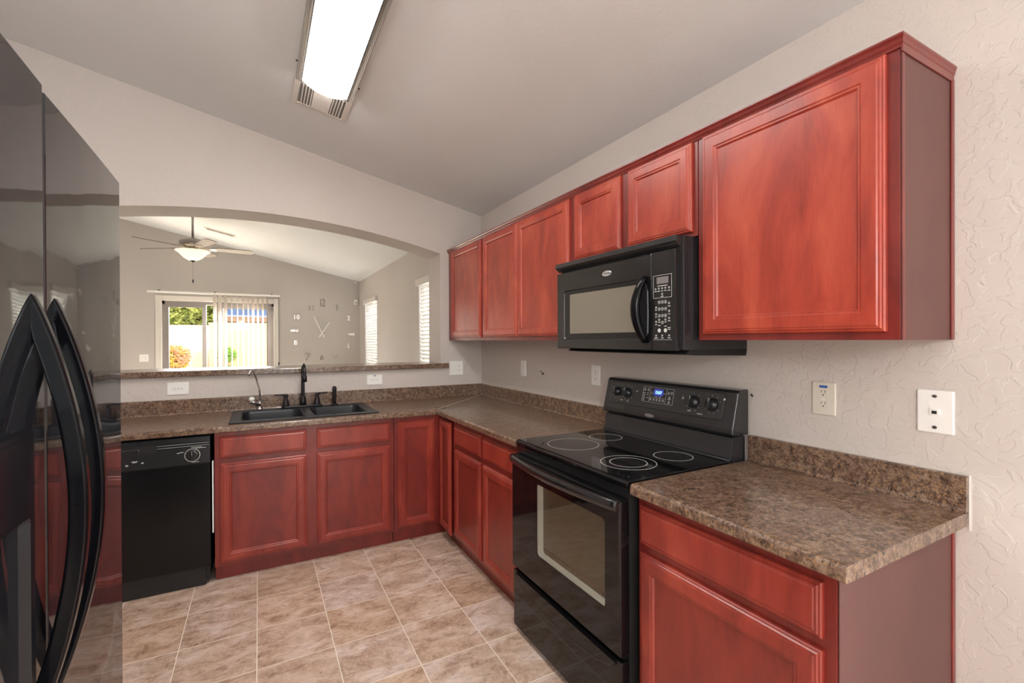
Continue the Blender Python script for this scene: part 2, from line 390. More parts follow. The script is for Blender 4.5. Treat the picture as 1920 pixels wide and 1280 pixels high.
# windows behind and beside (structure): frames and panes
def window(n, ax, p0, p1, a0, a1, z0, z1, mull=1):
    """ax 'x': pane normal along x, at x in p0..p1, spanning y a0..a1"""
    f = (lambda c0, c1, u0, u1, w0, w1: (c0, c1, u0, u1, w0, w1)) if ax == 'x' else (lambda c0, c1, u0, u1, w0, w1: (u0, u1, c0, c1, w0, w1))
    b = MB(); t = .045
    b.box(*f(p0, p1, a0, a0+t, z0, z1)).box(*f(p0, p1, a1-t, a1, z0, z1)).box(*f(p0, p1, a0+t, a1-t, z0, z0+t)).box(*f(p0, p1, a0+t, a1-t, z1-t, z1))
    for k in range(1, mull+1):
        c = a0+(a1-a0)*k/(mull+1); b.box(*f(p0+.004, p1-.004, c-.02, c+.02, z0+t, z1-t))
    w = struct(b.build('window_%d' % n, M['trim']))
    pm = (p0+p1)/2
    p = MB().box(*f(pm-.002, pm+.002, a0+t, a1-t, z0+t, z1-t)).build('window_pane', M['glass'], w)
    return w
window(1, 'x', .08, .12, 3.93, 4.90, WZ0, WZ1, 0)
window(2, 'x', .08, .12, .72, 1.66, WZ0, WZ1, 0)
window(3, 'y', YB-.11, YB-.06, -3.0, -.8, .6, 2.3, 2)
window(4, 'x', .06, .10, -6.0, -4.6, .8, 2.2, 1)

# patio door (structure)
b = MB()
fz0 = .0
b.box(DX0, DX0+.035, YF+.02, YF+.13, fz0, DZ).box(DX1-.035, DX1, YF+.02, YF+.13, fz0, DZ).box(DX0, DX1, YF+.02, YF+.13, DZ-.05, DZ).box(DX0, DX1, YF+.02, YF+.13, 0, .03)
d1 = struct(b.build('door_1', M['alu']))
def sash(x0, x1, y0, y1, stl, dark):
    b = MB(); b.box(x0, x0+.05, y0, y1, .03, DZ-.05).box(x1-stl, x1, y0, y1, .03, DZ-.05).box(x0+.05, x1-stl, y0, y1, DZ-.10, DZ-.05).box(x0+.05, x1-stl, y0, y1, .03, .11)
    s = b.build('sliding_sash', M['alu'], d1)
    MB().box(x0+.05, x1-stl, (y0+y1)/2-.003, (y0+y1)/2+.003, .11, DZ-.10).build('window_pane', M['glass'], s)
    return s
sash(DX0+.035, -2.53, YF+.03, YF+.065, .058, False)
sash(-2.34, DX1-.035, YF+.07, YF+.105, .05, True)
box('interlock_stile', M['darkalu'], -2.375, -2.335, YF+.062, YF+.108, .03, DZ-.05, d1)
b = MB(); b.box(DX0-.085, DX0, YF-.018, YF, 0, DZ+.085).box(DX1, DX1+.085, YF-.018, YF, 0, DZ+.085).box(DX0, DX1, YF-.018, YF, DZ, DZ+.085)
struct(b.build('trim_1', M['trim'], bevel=.004))
struct(box('trim_2', M['caulk'], -.003, .0, -3.2775, -3.2735, .862, 1.017))
struct(box('trim_3', M['trim'], -.012, 0, -6.5, -3.26, 0, .085))

# ------------------------------------------------------------------ base cabinets
FR, DR = .615, .020        # face frame plane, door thickness
def base_box(label, name, u0, u1, side, group=None, ztop=.872):
    """carcass with face frame and toe kick. side 'S' faces -y (u=x), 'R' faces -x (u=y)"""
    fn = PS(0) if side == 'S' else PR(0)
    mid = (u0+u1)/2; loc = fn(mid, 0, .3)
    t = thing(name, label, 'cabinet', loc, group)
    def bx(a, b_, w0, w1, z0, z1, nm, mt, bev=0):
        p, q = fn(a, z0, w0), fn(b_, z1, w1); return box(nm, mt, p[0], q[0], p[1], q[1], z0, z1, t, bev)
    bx(u0+.001, u1-.001, .004, FR-.02, .10, ztop, 'carcass', M['cherry_dark'])
    bx(u0+.001, u1-.001, FR-.02, FR, .088, .874, 'face_frame', M['cherry_dark'], .001)
    bx(u0+.002, u1-.002, .5, .572, .0, .10, 'toe_kick', M['cherry_dark'])
    return t
s1 = base_box('cherry red sink base cabinet with two doors under two false drawer fronts, beside the dishwasher', 'base_cabinet', -1.992, -.950, 'S', ztop=.735)
fs = PS(-.0)
for u0, u1 in ((-1.963, -1.501), (-1.440, -.978)):
    slab_front('drawer_front', PS(-FR), u0, u1, .722, .847, s1, M['cherry_base'])
    framed_door('door', PS(-FR), u0, u1, .113, .690, s1, M['cherry_base'], .052)
s2 = base_box('narrow full height cherry cabinet with one door in the inner corner of the counter', 'base_cabinet', -.949, -.002, 'S')
framed_door('door', PS(-FR), -.924, -.660, .113, .846, s2, M['cherry_base'], .052)
s3 = base_box('cherry base cabinet left of the dishwasher, behind the refrigerator', 'base_cabinet', XL+.01, -2.622, 'S')
slab_front('drawer_front', PS(-FR), -3.09, -2.65, .722, .847, s3, M['cherry_base']); framed_door('door', PS(-FR), -3.09, -2.65, .113, .690, s3, M['cherry_base'], .052)
# right hand run
g1 = base_box('narrow cherry corner cabinet with its door slightly ajar, left of the double cabinet', 'base_cabinet', -.900, -.640, 'R')
ang = R(3.0)
tmp = framed_door('door', PR(0), -.235, 0, .090, .850, g1, M['cherry_base'], .045)
mt = Matrix.Translation(Vector((-.615, -.642, 0))-g1.location) @ Matrix.Rotation(-ang, 4, 'Z')
for ob in (tmp, tmp.children[0]): ob.data.transform(mt @ Matrix.Translation(g1.location))
g2 = base_box('cherry double base cabinet with two drawers over two doors, between the corner and the stove', 'base_cabinet', -1.800, -.901, 'R')
for u0, u1 in ((-1.337, -.927), (-1.768, -1.371)):
    slab_front('drawer_front', PR(-FR), u0, u1, .718, .842, g2, M['cherry_base'])
    framed_door('door', PR(-FR), u0, u1, .110, .684, g2, M['cherry_base'], .052)
g3 = base_box('cherry base cabinet at the open end of the counter, right of the stove', 'base_cabinet', -3.238, -2.612, 'R')
slab_front('drawer_front', PR(-FR), -3.210, -2.628, .713, .844, g3, M['cherry_base'])
framed_door('door', PR(-FR), -3.210, -2.628, .110, .685, g3, M['cherry_base'], .058)
tg = box('end_panel', M['laminate'], -FR+.001, -.022, -3.2415, -3.239, .0, .874, g3); tg['label'] = 'laminate side panel with pale sheen painted into its colour'
box('scribe_moulding', M['moulding'], -.022, -.004, -3.246, -3.239, .0, .874, g3, .002)

# ------------------------------------------------------------------ countertops
def nose(fn, a, b, CD=.654, Z=.914, th=.038):
    r = .014; pts = [(CD-.084, Z-th), (CD-.004, Z-th), (CD, Z-th+.004)]+[(CD-r+r*cos(R(t)), Z-r+r*sin(R(t))) for t in range(0, 91, 15)]+[(CD-.084, Z)]
    mb.prism(pts, lambda w, z, u: fn(u, z, w), a, b)
def splash(fn, a, b, Z=.914, h=.1016):
    r = .006; pts = [(.001, Z-.002), (.030, Z-.002), (.0225, Z+.004), (.019, Z+.012), (.019, Z+h-r)]+[(.019-r+r*cos(R(t)), Z+h-r+r*sin(R(t))) for t in range(15, 91, 15)]+[(.001, Z+h)]
    mb.prism(pts, lambda w, z, u: fn(u, z, w), a, b)
mb = MB(); f_s, f_r = PS(0), PR(0); Z0, Z1 = .876, .914
SX0, SX1, SY0, SY1 = -1.905, -1.06, -.072, -.595    # cut-out for the sink
mb.box(XL+.005, SX0, -.57, -.001, Z0, Z1).box(SX1, -.001, -.57, -.001, Z0, Z1).box(SX0, SX1, SY0, -.001, Z0, Z1)
# nose on the sink run (slim strip in front of the sink)
def nose2(a, b, w0):
    CD, r = .654, .014; pts = [(w0, Z0), (CD-.004, Z0), (CD, Z0+.004)]+[(CD-r+r*cos(R(t)), Z1-r+r*sin(R(t))) for t in range(0, 91, 15)]+[(w0, Z1)]
    mb.prism(pts, lambda w, z, u: f_s(u, z, w), a, b)
nose2(XL+.005, SX0, .57); nose2(SX0, SX1, .596); nose2(SX1, -.640, .57)
mb.box(-.57, -.001, -1.803, -.57, Z0, Z1); nose(f_r, -.640, -1.803, .654)
splash(f_s, XL+.005, -.001); splash(f_r, -.001, -1.803)
ct = tag(mb.build('countertop', M['granite']), 'long L-shaped brown speckled countertop with backsplash running from the sink wall to the stove', 'countertop')
b = MB(); b.prism([(-.650, -.644), (-.644, -.650), (-.02, -.026), (-.026, -.02)], lambda u, v, w: (u, v, w), .9142, .9146); b.build('mitre_seam', M['offwhite'], ct)
mb = MB(); mb.box(-.57, -.001, -3.273, -2.611, Z0, Z1); nose(f_r, -2.611, -3.273, .654); splash(f_r, -2.611, -3.273)
tag(mb.build('countertop', M['granite']), 'short brown speckled countertop with backsplash at the right of the stove', 'countertop')
# raised ledge of the pass-through
mb = MB(); LT = 1.207
mb.box(AX0+.01, AX1-.002, -.02, .36, LZ, LT); mb.box(-.386, -.322, -.02, -.002, LZ, LT); mb.box(XL+.01, AX0, -.02, -.002, LZ, LT)
mb.prism([(-.02, LZ), (-.029, LZ), (-.032, LZ+.003), (-.032, LT-.008), (-.029, LT-.002), (-.022, LT), (-.02, LT)], lambda v, z, u: (u, v, z), XL+.01, -.322)
tag(mb.build('ledge', M['granite']), 'brown speckled laminate bar ledge along the bottom of the arched pass-through', 'ledge')

# ------------------------------------------------------------------ upper cabinets
UF, UD, UZ0, UZ1 = .309, .020, 1.402, 2.166
def upper(label, u0, u1, z0, z1):
    t = thing('wall_cabinet', label, 'cabinet', (-.155, (u0+u1)/2, z0))
    box('carcass', M['cherry_dark'], -UF+.02, -.003, u0+.001, u1-.001, z0+.012, z1, t)
    box('face_frame', M['cherry_dark'], -UF, -UF+.02, u0+.0005, u1-.0005, z0, z1, t, .001)
    return t
U = [upper('cherry wall cabinet in the corner beside the arched opening, with two doors', -.724, -.003, UZ0, UZ1),
     upper('tall cherry wall cabinet with two doors, directly left of the microwave', -1.813, -.726, UZ0, UZ1),
     upper('short cherry wall cabinet with two small doors above the microwave', -2.609, -1.815, 1.796, UZ1),
     upper('large single-door cherry wall cabinet at the open right end', -3.236, -2.611, UZ0, UZ1)]
U[0]['label'] = 'narrow one-door cherry wall cabinet in the corner beside the arched opening'
framed_door('door', PR(-UF), -.690, -.086, 1.425, 2.150, U[0], M['cherry'], .05)
for u0, u1 in ((-1.235, -.728), (-1.797, -1.240)): framed_door('door', PR(-UF), u0, u1, 1.425, 2.150, U[1], M['cherry'], .05)
for u0, u1 in ((-2.193, -1.847), (-2.588, -2.243)): framed_door('door', PR(-UF), u0, u1, 1.814, 2.150, U[2], M['cherry'], .052)
framed_door('door', PR(-UF), -3.207, -2.637, 1.424, 2.150, U[3], M['cherry'], .058)
ep = MB().box(-UF+.001, -.003, -3.2385, -3.2365, UZ0, UZ1).build('end_panel', M['laminate'], U[3]); ep['label'] = 'laminate side panel with pale sheen painted into its colour'
box('scribe_moulding', M['moulding'], -.020, -.004, -3.2445, -3.2387, UZ0, UZ1-.02, U[3], .002)
box('scribe_moulding', M['moulding'], -UF-.001, -UF+.012, -3.241, -3.2387, UZ0, UZ1-.02, U[3], .0008)
b = MB(); b.box(-UF-.006, -.004, -3.243, -3.2387, 2.140, 2.166); b.build('top_rail', M['moulding'], U[3], bevel=.001)
# crown moulding: profile swept along front and around the open end
cp = [(0, 2.152), (.006, 2.152), (.008, 2.158), (.013, 2.163), (.016, 2.171), (.022, 2.178), (.022, 2.183), (0, 2.183)]
rings = []
for P0, dx, dy in (((-UF, -.003), -1, 0), ((-UF, -3.239), -1, -1), ((-.003, -3.239), 0, -1)):
    rings.append([(P0[0]+dx*o_*.85, P0[1]+dy*o_*.45, z) for o_, z in cp])
b = MB(); b.loops(rings)
tag(b.build('crown_moulding', M['moulding']), 'dark cherry crown moulding running along the top of the wall cabinets', 'moulding')

# ------------------------------------------------------------------ microwave
mw = thing('microwave', 'black over-the-range microwave with keypad and curved handle, hung under the short cabinet', 'microwave', (-.2, -2.19, 1.345))
b = MB(); b.box(-.375, -.004, -2.598, -1.815, 1.365, 1.793); b.build('body', M['satin'], mw, bevel=.002)
b = MB(); b.prism([(-.340, 1.365), (-.365, 1.350), (-.30, 1.344), (-.01, 1.338), (-.004, 1.365)], lambda x, z, y: (x, y, z), -2.598, -1.845); b.build('underside_housing', M['matteblack'], mw, bevel=.002)
b = MB(); b.prism([(-.370, 1.793), (-.408, 1.793), (-.410, 1.772), (-.384, 1.752), (-.370, 1.752)], lambda x, z, y: (x, y, z), -2.592, -1.800); b.build('vent_grille', M['satin'], mw, bevel=.002)
YD0, YD1, YS = -2.582, -1.803, -2.462
# door with a real opening for the window
b = MB(); fp = PR(-.376); w0, w1, z0, z1 = -2.395, -1.862, 1.408, 1.652
outer = rrect(YS, YD1, 1.362, 1.744, .004); inner = rrect(w0, w1, z0, z1, .014)
b.loops([[fp(u, z, 0) for u, z in outer], [fp(u, z, .022) for u, z in outer], [fp(u, z, .024) for u, z in rrect(YS+.003, YD1-.003, 1.365, 1.741, .004)], [fp(u, z, .024) for u, z in inner], [fp(u, z, .019) for u, z in rrect(w0+.004, w1-.004, z0+.004, z1-.004, .012)], [fp(u, z, 0) for u, z in rrect(w0+.004, w1-.004, z0+.004, z1-.004, .012)]], cap0=False, cap1=False)
dr = b.build('door', M['black'], mw)
MB().prism(rrect(w0+.004, w1-.004, z0+.004, z1-.004, .012), lambda u, z, w: fp(u, z, w), .004, .0185).build('door_glass', M['ceramic'], dr)
sc = MB().prism(rrect(-2.372, -1.908, 1.436, 1.630, .004), lambda u, z, w: fp(u, z, w), .0185, .0192).build('screen', M['mwglass'], dr); sc['label'] = 'pale perforated window screen'
# handle: bowed bar standing off at both ends
pts = []
for i in range(21):
    t = i/20; z = 1.398+.255*t; s_ = sin(pi*t)
    pts.append((-.402-.034*s_**.7, -2.430+.022*s_, z))
b = MB(); b.tube(pts, [.016+.009*sin(pi*i/20) for i in range(21)], 16, flat=(.75, 1)); hd = b.build('handle', M['handleblack'], dr)
b = MB(); b.loops([[(-.400, -2.425+w_*.95, z) for z, w_ in ((1.400, 0), (1.43, .022), (1.50, .036), (1.53, .037), (1.60, .028), (1.645, 0), (1.60, -.02), (1.50, -.022), (1.43, -.02))], [(-.404, -2.425+w_*.85, z) for z, w_ in ((1.400, 0), (1.43, .022), (1.50, .036), (1.53, .037), (1.60, .028), (1.645, 0), (1.60, -.02), (1.50, -.022), (1.43, -.02))]]); b.build('handle_recess', M['satin'], dr)
# control side
b = MB(); b.prism(rrect(YD0, YS-.002, 1.362, 1.744, .004), lambda u, z, w: fp(u, z, w), 0, .024); cp_ = b.build('control_panel', M['black'], mw, bevel=.002)
b = MB()
XP = -.400
def bar(y, z, w, h, d=.0005, x=XP, nm='printed_label'): box(nm, M['greyprint'], x-d, x+.0004, y-w/2, y+w/2, z-h/2, z+h/2, cp_)
for (ya, za, wa, ha) in ((-2.518, 1.653, .092, .0012), (-2.518, 1.566, .092, .0012), (-2.472, 1.610, .0012, .087), (-2.564, 1.610, .0012, .087), (-2.518, 1.404, .092, .001)): bar(ya, za, wa, ha, nm='printed_line')
for ya, za, wa in ((-2.518, 1.612, .050), (-2.484, 1.592, .014), (-2.500, 1.592, .012), (-2.517, 1.592, .009), (-2.533, 1.592, .011), (-2.551, 1.591, .012), (-2.517, 1.571, .014), (-2.486, 1.519, .009), (-2.486, 1.493, .009), (-2.486, 1.463, .009), (-2.551, 1.532, .012), (-2.551, 1.502, .009), (-2.551, 1.476, .012), (-2.502, 1.472, .010), (-2.533, 1.472, .010), (-2.502, 1.459, .011), (-2.533, 1.456, .012), (-2.551, 1.450, .014), (-2.551, 1.444, .012), (-2.486, 1.411, .018), (-2.517, 1.411, .013), (-2.551, 1.411, .014)):
    bar(ya, za, wa, .0026)
MB().prism(rrect(-2.548, -2.490, 1.620, 1.646, .002), lambda u, z, w: PR(XP)(u, z, w), -.0004, .0008).build('display', M['greylcd'], cp_)
keys = [(-2.502-.0158*c, 1.549-.0262*r_, str(3*r_+c+1)) for r_ in range(3) for c in range(3)]+[(-2.518, 1.4705, '0')]
for y, z, ch in keys:
    k = MB().lathe([(.0068, 0), (.0068, .0007), (.0058, .0009)], (XP, y, z), 'x', 18).build('key', M['greybutton'], cp_)
    text('key_number', ch, .0085, MR(XP-.0012, y, z), M['slot'], k, .0002, bold=.0002)
for y, z in ((-2.484, 1.601), (-2.500, 1.602), (-2.517, 1.602), (-2.533, 1.602), (-2.551, 1.602), (-2.517, 1.580), (-2.486, 1.529), (-2.486, 1.503), (-2.486, 1.474), (-2.551, 1.543), (-2.551, 1.513), (-2.551, 1.486), (-2.502, 1.481), (-2.533, 1.481), (-2.486, 1.420), (-2.517, 1.420), (-2.551, 1.420)):
    MB().lathe([(.0048, 0), (.0048, .0007), (.004, .0009)], (XP, y, z), 'x', 14).build('key', M['greybutton'], cp_)
for y in (-2.502, -2.533): MB().lathe([(.0078, 0), (.0078, .0007), (.006, .0008), (.006, .0004), (.004, .0004), (.004, .001)], (XP, y, 1.440), 'x', 18).build('key', M['greyprint'], cp_)
def badge(parent, x, y, z, ry, rz, tilt=0):
    n = 32; mk = lambda k, w: [tuple(Matrix.Translation((x, y, z)) @ Matrix.Rotation(tilt, 4, 'Y') @ Vector((-w, ry*k*cos(2*pi*j/n), rz*k*sin(2*pi*j/n)))) for j in range(n)]
    o = MB().loops([mk(1, 0), mk(1, .0015), mk(.93, .0022), mk(.88, .0014), mk(.5, .0014)]).build('badge', M['silver'], parent)
    o['label'] = 'oval silver maker badge'
    text('badge_lettering', 'Whirlpool', ry*.40, Matrix.Translation((x, y, z)) @ Matrix.Rotation(tilt, 4, 'Y') @ MR(-.0019, 0, 0), M['badgeink'], o, .0003, bold=.0003)
badge(mw, XP, -2.195, 1.700, .031, .0125)

# ------------------------------------------------------------------ stove
RY0, RY1 = -2.603, -1.826
rg = thing('stove', 'black free-standing electric stove with smooth glass top and oven window', 'stove', (-.33, -2.215, 0))
box('body', M['matteblack'], -.645, -.03, RY0+.006, RY1-.006, .02, .900, rg)
for y in (RY0+.05, RY1-.05):
    for x in (-.60, -.08): MB().lathe([(.018, 0), (.018, .015), (.01, .022)], (x, y, .0), 'z', 12).build('foot', M['matteblack'], rg)
# cooktop: frame and ceramic glass with rounded front
b = MB(); pr = [(-.10, .893), (-.650, .893), (-.657, .897), (-.660, .905), (-.659, .913), (-.653, .9185), (-.645, .920), (-.10, .920)]
b.prism(pr, lambda x, z, y: (x, y, z), RY0, RY1); ck = b.build('cooktop', M['ceramic'], rg, bevel=.002)
b = MB(); b.prism([(-.645, .862), (-.652, .862), (-.655, .893), (-.645, .893)], lambda x, z, y: (x, y, z), RY0+.002, RY1-.002); b.build('front_fascia', M['black'], rg)
def ring(cx, cy, r, w=.0016):
    n = 56; mk = lambda q, h: [(cx+q*cos(2*pi*j/n), cy+q*sin(2*pi*j/n), h) for j in range(n)]
    return MB().loops([mk(r-w, .9198), mk(r-w, .9204), mk(r+w, .9204), mk(r+w, .9198)], cap0=False, cap1=False).build('burner_ring', M['ring'], ck)
ring(-.478, -2.045, .118); ring(-.247, -2.000, .080); ring(-.480, -2.415, .108); ring(-.480, -2.415, .072); ring(-.250, -2.432, .078)
# backguard
b = MB(); b.prism([(-.020, .900), (-.118, .900), (-.122, .921), (-.112, .930), (-.098, 1.010), (-.020, 1.010)], lambda x, z, y: (x, y, z), RY0+.004, RY1-.001); b.build('backguard_base', M['satin'], rg, bevel=.003)
b = MB(); b.prism([(-.016, 1.018), (-.108, 1.018), (-.120, 1.026), (-.118, 1.045), (-.082, 1.188), (-.072, 1.200), (-.016, 1.202)], lambda x, z, y: (x, y, z), RY0-.010, RY1); bg_ = b.build('backguard', M['satin'], rg, bevel=.006, seg=3)
box('backguard_spine', M['matteblack'], -.09, -.02, RY0+.012, RY1-.012, 1.0, 1.03, rg)
# tilted console face: x = -.118 + (z-1.045)*.2517 ; helper to place features on it
TA = math.atan2(.036, .143)
def bgx(z): return -.118+(z-1.045)*.2517
def on(y, z, off=0): return Matrix.Translation((bgx(z)-off*cos(TA), y, z+off*sin(TA))) @ Matrix.Rotation(TA, 4, 'Y')
b = MB(); n_ = rrect(-2.560, -1.868, -.058, .058, .018)
b.loops([[(0, u, v) for u, v in rrect(-2.560, -1.868, -.058, .058, .018)], [(-.003, u, v) for u, v in rrect(-2.560, -1.868, -.058, .058, .018)], [(-.005, u, v) for u, v in rrect(-2.556, -1.872, -.054, .054, .016)]])
b.xf(on(0, 1.128)); cpn = b.build('control_console', mat('console_grey_black', (.035, .035, .036), .3), rg)
def knob(y, z, r=.0235):
    ax = on(y, z, .005); c = ax.translation; u = (ax.to_3x3() @ Vector((0, 1, 0)), ax.to_3x3() @ Vector((0, 0, 1)), ax.to_3x3() @ Vector((-1, 0, 0)))
    k = MB().lathe([(r*.98, 0), (r, .004), (r*.94, .010), (r*.78, .012), (r*.74, .02), (r*.4, .021)], c, u, 26).build('knob', M['blackplastic'], cpn)
    g = MB(); g.box(-.030, -.010, -.0055, .0055, -r*.92, r*.92); g.xf(ax); g.build('knob_grip', M['black'], k, bevel=.003)
    p = MB(); p.box(-.0304, -.0298, -.0008, .0008, r*.3, r*.85); p.xf(ax); p.build('pointer', M['greyprint'], k)
for y in (-1.925, -2.003, -2.413, -2.507): knob(y, 1.132, .0235 if y > -2.2 else .027)
b = MB()
def mark(y, z, w, h):
    q = MB(); q.box(-.0056, -.0048, y-w/2, y+w/2, -h/2, h/2); q.xf(on(0, z)); q.build('printed_label', M['greyprint'], cpn)
for y0 in (-1.925, -2.003, -2.413, -2.507):
    for a in (20, 55, 100, 140, 215, 250, 290, 325): mark(y0-.037*cos(R(a)), 1.132+.037*sin(R(a)), .0035, .0025)
for y, z, w, h in ((-1.965, 1.092, .018, .003), (-2.010, 1.090, .014, .003), (-2.395, 1.092, .016, .003), (-2.452, 1.086, .026, .003), (-2.065, 1.146, .012, .003), (-2.065, 1.142, .006, .003), (-2.352, 1.140, .012, .003), (-2.352, 1.145, .007, .003), (-2.352, 1.150, .003, .003), (-2.560, 1.158, .009, .008)): mark(y, z, w, h)
# keypad with clock display
b = MB(); b.prism(rrect(-2.298, -2.108, -.036, .036, .003), lambda u, v, w: (-w, u, v), .005, .0062); b.xf(on(0, 1.138)); kp = b.build('keypad', M['blackplastic'], cpn)
def pad(y0, y1, z0, z1, r, m, name, off=.0062, th=.0006, par=None):
    q = MB(); q.prism(rrect(y0, y1, z0, z1, r), lambda u, v, w: (-w, u, v), off, off+th); q.xf(on(0, 1.138)); return q.build(name, m, par or kp)
pad(-2.238, -2.176, -.004, .031, .012, M['lcd'], 'display')
text('clock_digits', '12:57', .0185, on(-2.207, 1.138, 0) @ MR(-.0075, 0, .0130), M['digit'], kp, .0003, bold=.0005)
b = MB()
for y0, y1, z0, z1 in ((-2.1085, -2.1075, -.036, .036), (-2.2985, -2.2975, -.036, .036), (-2.298, -2.108, .0355, .0365), (-2.298, -2.108, -.0365, -.0355), (-2.1545, -2.1535, -.036, .036), (-2.2555, -2.2545, -.036, .036), (-2.255, -2.154, -.012, -.0112)):
    q = MB(); q.box(-.0070, -.0060, y0, y1, z0, z1); q.xf(on(0, 1.138)); q.build('printed_line', M['greyprint'], kp)
for y, z, w in ((-2.118, .005, .014), (-2.118, -.002, .014), (-2.118, -.009, .012), (-2.118, -.016, .014), (-2.118, -.023, .012), (-2.118, -.030, .012), (-2.140, .006, .012), (-2.140, -.003, .010), (-2.142, -.018, .016), (-2.166, .012, .01), (-2.166, .004, .01), (-2.246, .012, .01), (-2.195, -.008, .01), (-2.219, -.008, .012), (-2.277, -.012, .02)):
    q = MB(); q.box(-.0070, -.0060, y-w/2, y+w/2, z-.0012, z+.0012); q.xf(on(0, 1.138)); q.build('printed_label', M['greyprint'], kp)
for y, z in [(-2.163-.0195*i, -.022) for i in range(5)]+[(-2.119, .022), (-2.141, .022), (-2.268, .016), (-2.286, .018), (-2.277, -.004), (-2.277, -.026)]:
    pad(y-.0062, y+.0062, z-.0075, z+.0075, .006, M['greybutton'], 'key')
badge(rg, -.1195, -2.168, 1.041, .030, .0085, 0)
# oven door
OD0, OD1, OZ0, OZ1 = -2.598, -1.832, .318, .856
fo = PR(-.648); wy0, wy1, wz0, wz1 = -2.520, -2.055, .452, .770
b = MB()
b.loops([[fo(u, z, 0) for u, z in rrect(OD0, OD1, OZ0, OZ1, .006)], [fo(u, z, .034) for u, z in rrect(OD0, OD1, OZ0, OZ1, .006)], [fo(u, z, .040) for u, z in rrect(OD0+.006, OD1-.006, OZ0+.006, OZ1-.006, .006)], [fo(u, z, .040) for u, z in rrect(wy0, wy1, wz0, wz1, .018)], [fo(u, z, .034) for u, z in rrect(wy0, wy1, wz0, wz1, .018)], [fo(u, z, 0) for u, z in rrect(wy0, wy1, wz0, wz1, .018)]], cap0=False, cap1=False)
od = b.build('oven_door', M['ovendoor'], rg)
MB().prism(rrect(wy0, wy1, wz0, wz1, .018), lambda u, z, w: fo(u, z, w), .036, .0396).build('door_glass', M['ovenglass'], od)
b = MB(); mk = lambda h, i: [fo(u, z, h) for u, z in rrect(wy0+i, wy1-i, wz0+i, wz1-i, .016)]
b.loops([mk(.034, .001), mk(.006, .001), mk(.006, .006), mk(.034, .003)], cap0=False, cap1=False); b.build('window_reveal', M['gasket'], od)
bk = MB().prism(rrect(wy0, wy1, wz0, wz1, .016), lambda u, z, w: fo(u, z, w), .0025, .006).build('inner_glass', M['ovengrey'], od)
b = MB()
for i in range(24):
    y = wy0+.02+i*.0185; b.tube([fo(y, wz0+.012, .009), fo(y, wz0+.028, .007)], .0012, 6)
b.tube([fo(wy0+.01, wz0+.028, .008), fo(wy1-.01, wz0+.028, .008)], .002, 6); b.build('rack', M['rack'], od)
# full width bowed handle
ring_pts = []
for i in range(25):
    t = i/24; y = OD1-.004+(OD0-OD1+.008)*t; e = min(1, sin(pi*t)**.35) if 0 < t < 1 else 0
    d = .016+.030*sin(pi*t)+.006*e; zc = .838
    ring_pts.append([(-.686, y, zc-.018), (-.686-d+.006, y, zc-.020), (-.686-d, y, zc-.013), (-.686-d-.002, y, zc), (-.686-d, y, zc+.012), (-.686-d+.006, y, zc+.018), (-.690, y, zc+.019), (-.688, y, zc+.006), (-.686, y, zc)])
MB().loops(ring_pts, True).build('oven_handle', M['black'], od)
# storage drawer with an arched grip
b = MB(); b.prism(rrect(OD0, OD1, .030, .300, .008), lambda u, z, w: fo(u, z, w), 0, .032); dw_ = b.build('storage_drawer', M['ovendoor'], rg, bevel=.003)
pts = [(OD1-.03, .292), (OD0+.03, .292)]+[(OD0+.03+(OD1-OD0-.06)*t, .285-.062*sin(pi*t)**.6) for t in [i/20 for i in range(21)]]
b = MB(); b.prism(pts, lambda u, z, w: fo(u, z, w), .031, .040); b.build('drawer_grip', M['ovendoor'], dw_, bevel=.002)
b = MB(); pts2 = [(OD0+.03+(OD1-OD0-.06)*i/24, .283-.062*sin(pi*i/24)**.6) for i in range(25)]
b.tube([fo(u, z, .036) for u, z in pts2], .0045, 8); b.build('grip_lip', M['black'], dw_)
MB().lathe([(.006, 0), (.006, .002), (.003, .003)], (-.645, OD0+.03, .309), 'x', 12).build('screw', M['silver'], rg)

# ------------------------------------------------------------------ dishwasher
DX = (-2.606, -2.006)
dw = thing('dishwasher', 'black built-in dishwasher with round dial, under the counter at the left of the sink', 'dishwasher', (-2.306, -.35, 0))
box('tub', M['matteblack'], DX[0]+.01, DX[1]-.01, -.60, -.03, .02, .862, dw)
box('toe_panel', M['blackplastic'], DX[0]+.006, DX[1]-.03, -.612, -.58, .004, .118, dw, .002)
fd = PS(-.600)
b = MB(); b.prism(rrect(DX[0]+.004, DX[1]-.004, .112, .706, .004), lambda u, z, w: fd(u, z, w), 0, .030); b.build('door', M['dwblack'], dw, bevel=.003)
b = MB(); b.prism([(0, .708), (.036, .708), (.040, .714), (.036, .795), (.030, .862), (0, .862)], lambda w, z, u: fd(u, z, w), DX[0]+.004, DX[1]-.004); cpd = b.build('control_panel', M['blackplastic'], dw, bevel=.002)
for k in range(5): box('vent_slat', M['greybutton'] if k % 2 else M['satin'], -2.255, DX[1]-.01, -.6405, -.632, .806+.0068*k, .8085+.0068*k, cpd)
b = MB(); b.prism(rrect(-2.520, -2.262, .795, .836, .01), lambda u, z, w: fd(u, z, w), .030, .0365); b.build('latch_recess', M['matteblack'], cpd)
b = MB(); b.prism(rrect(-2.490, -2.330, .798, .822, .01), lambda u, z, w: fd(u, z, w), .034, .044); b.build('latch_handle', M['satin'], cpd, bevel=.003)
dial = MB().lathe([(.033, 0), (.033, .006), (.028, .012), (.016, .012)], (-2.094, -.638, .762), 'y', 30).build('dial', M['blackplastic'], cpd)
n = 40; mk = lambda q, h: [(-2.094+q*cos(2*pi*j/n), -.638-h, .762+q*sin(2*pi*j/n)) for j in range(n)]
MB().loops([mk(.0345, 0), mk(.0345, .004), mk(.037, .004), mk(.037, 0)], cap0=False, cap1=False).build('dial_ring', M['greyprint'], dial)
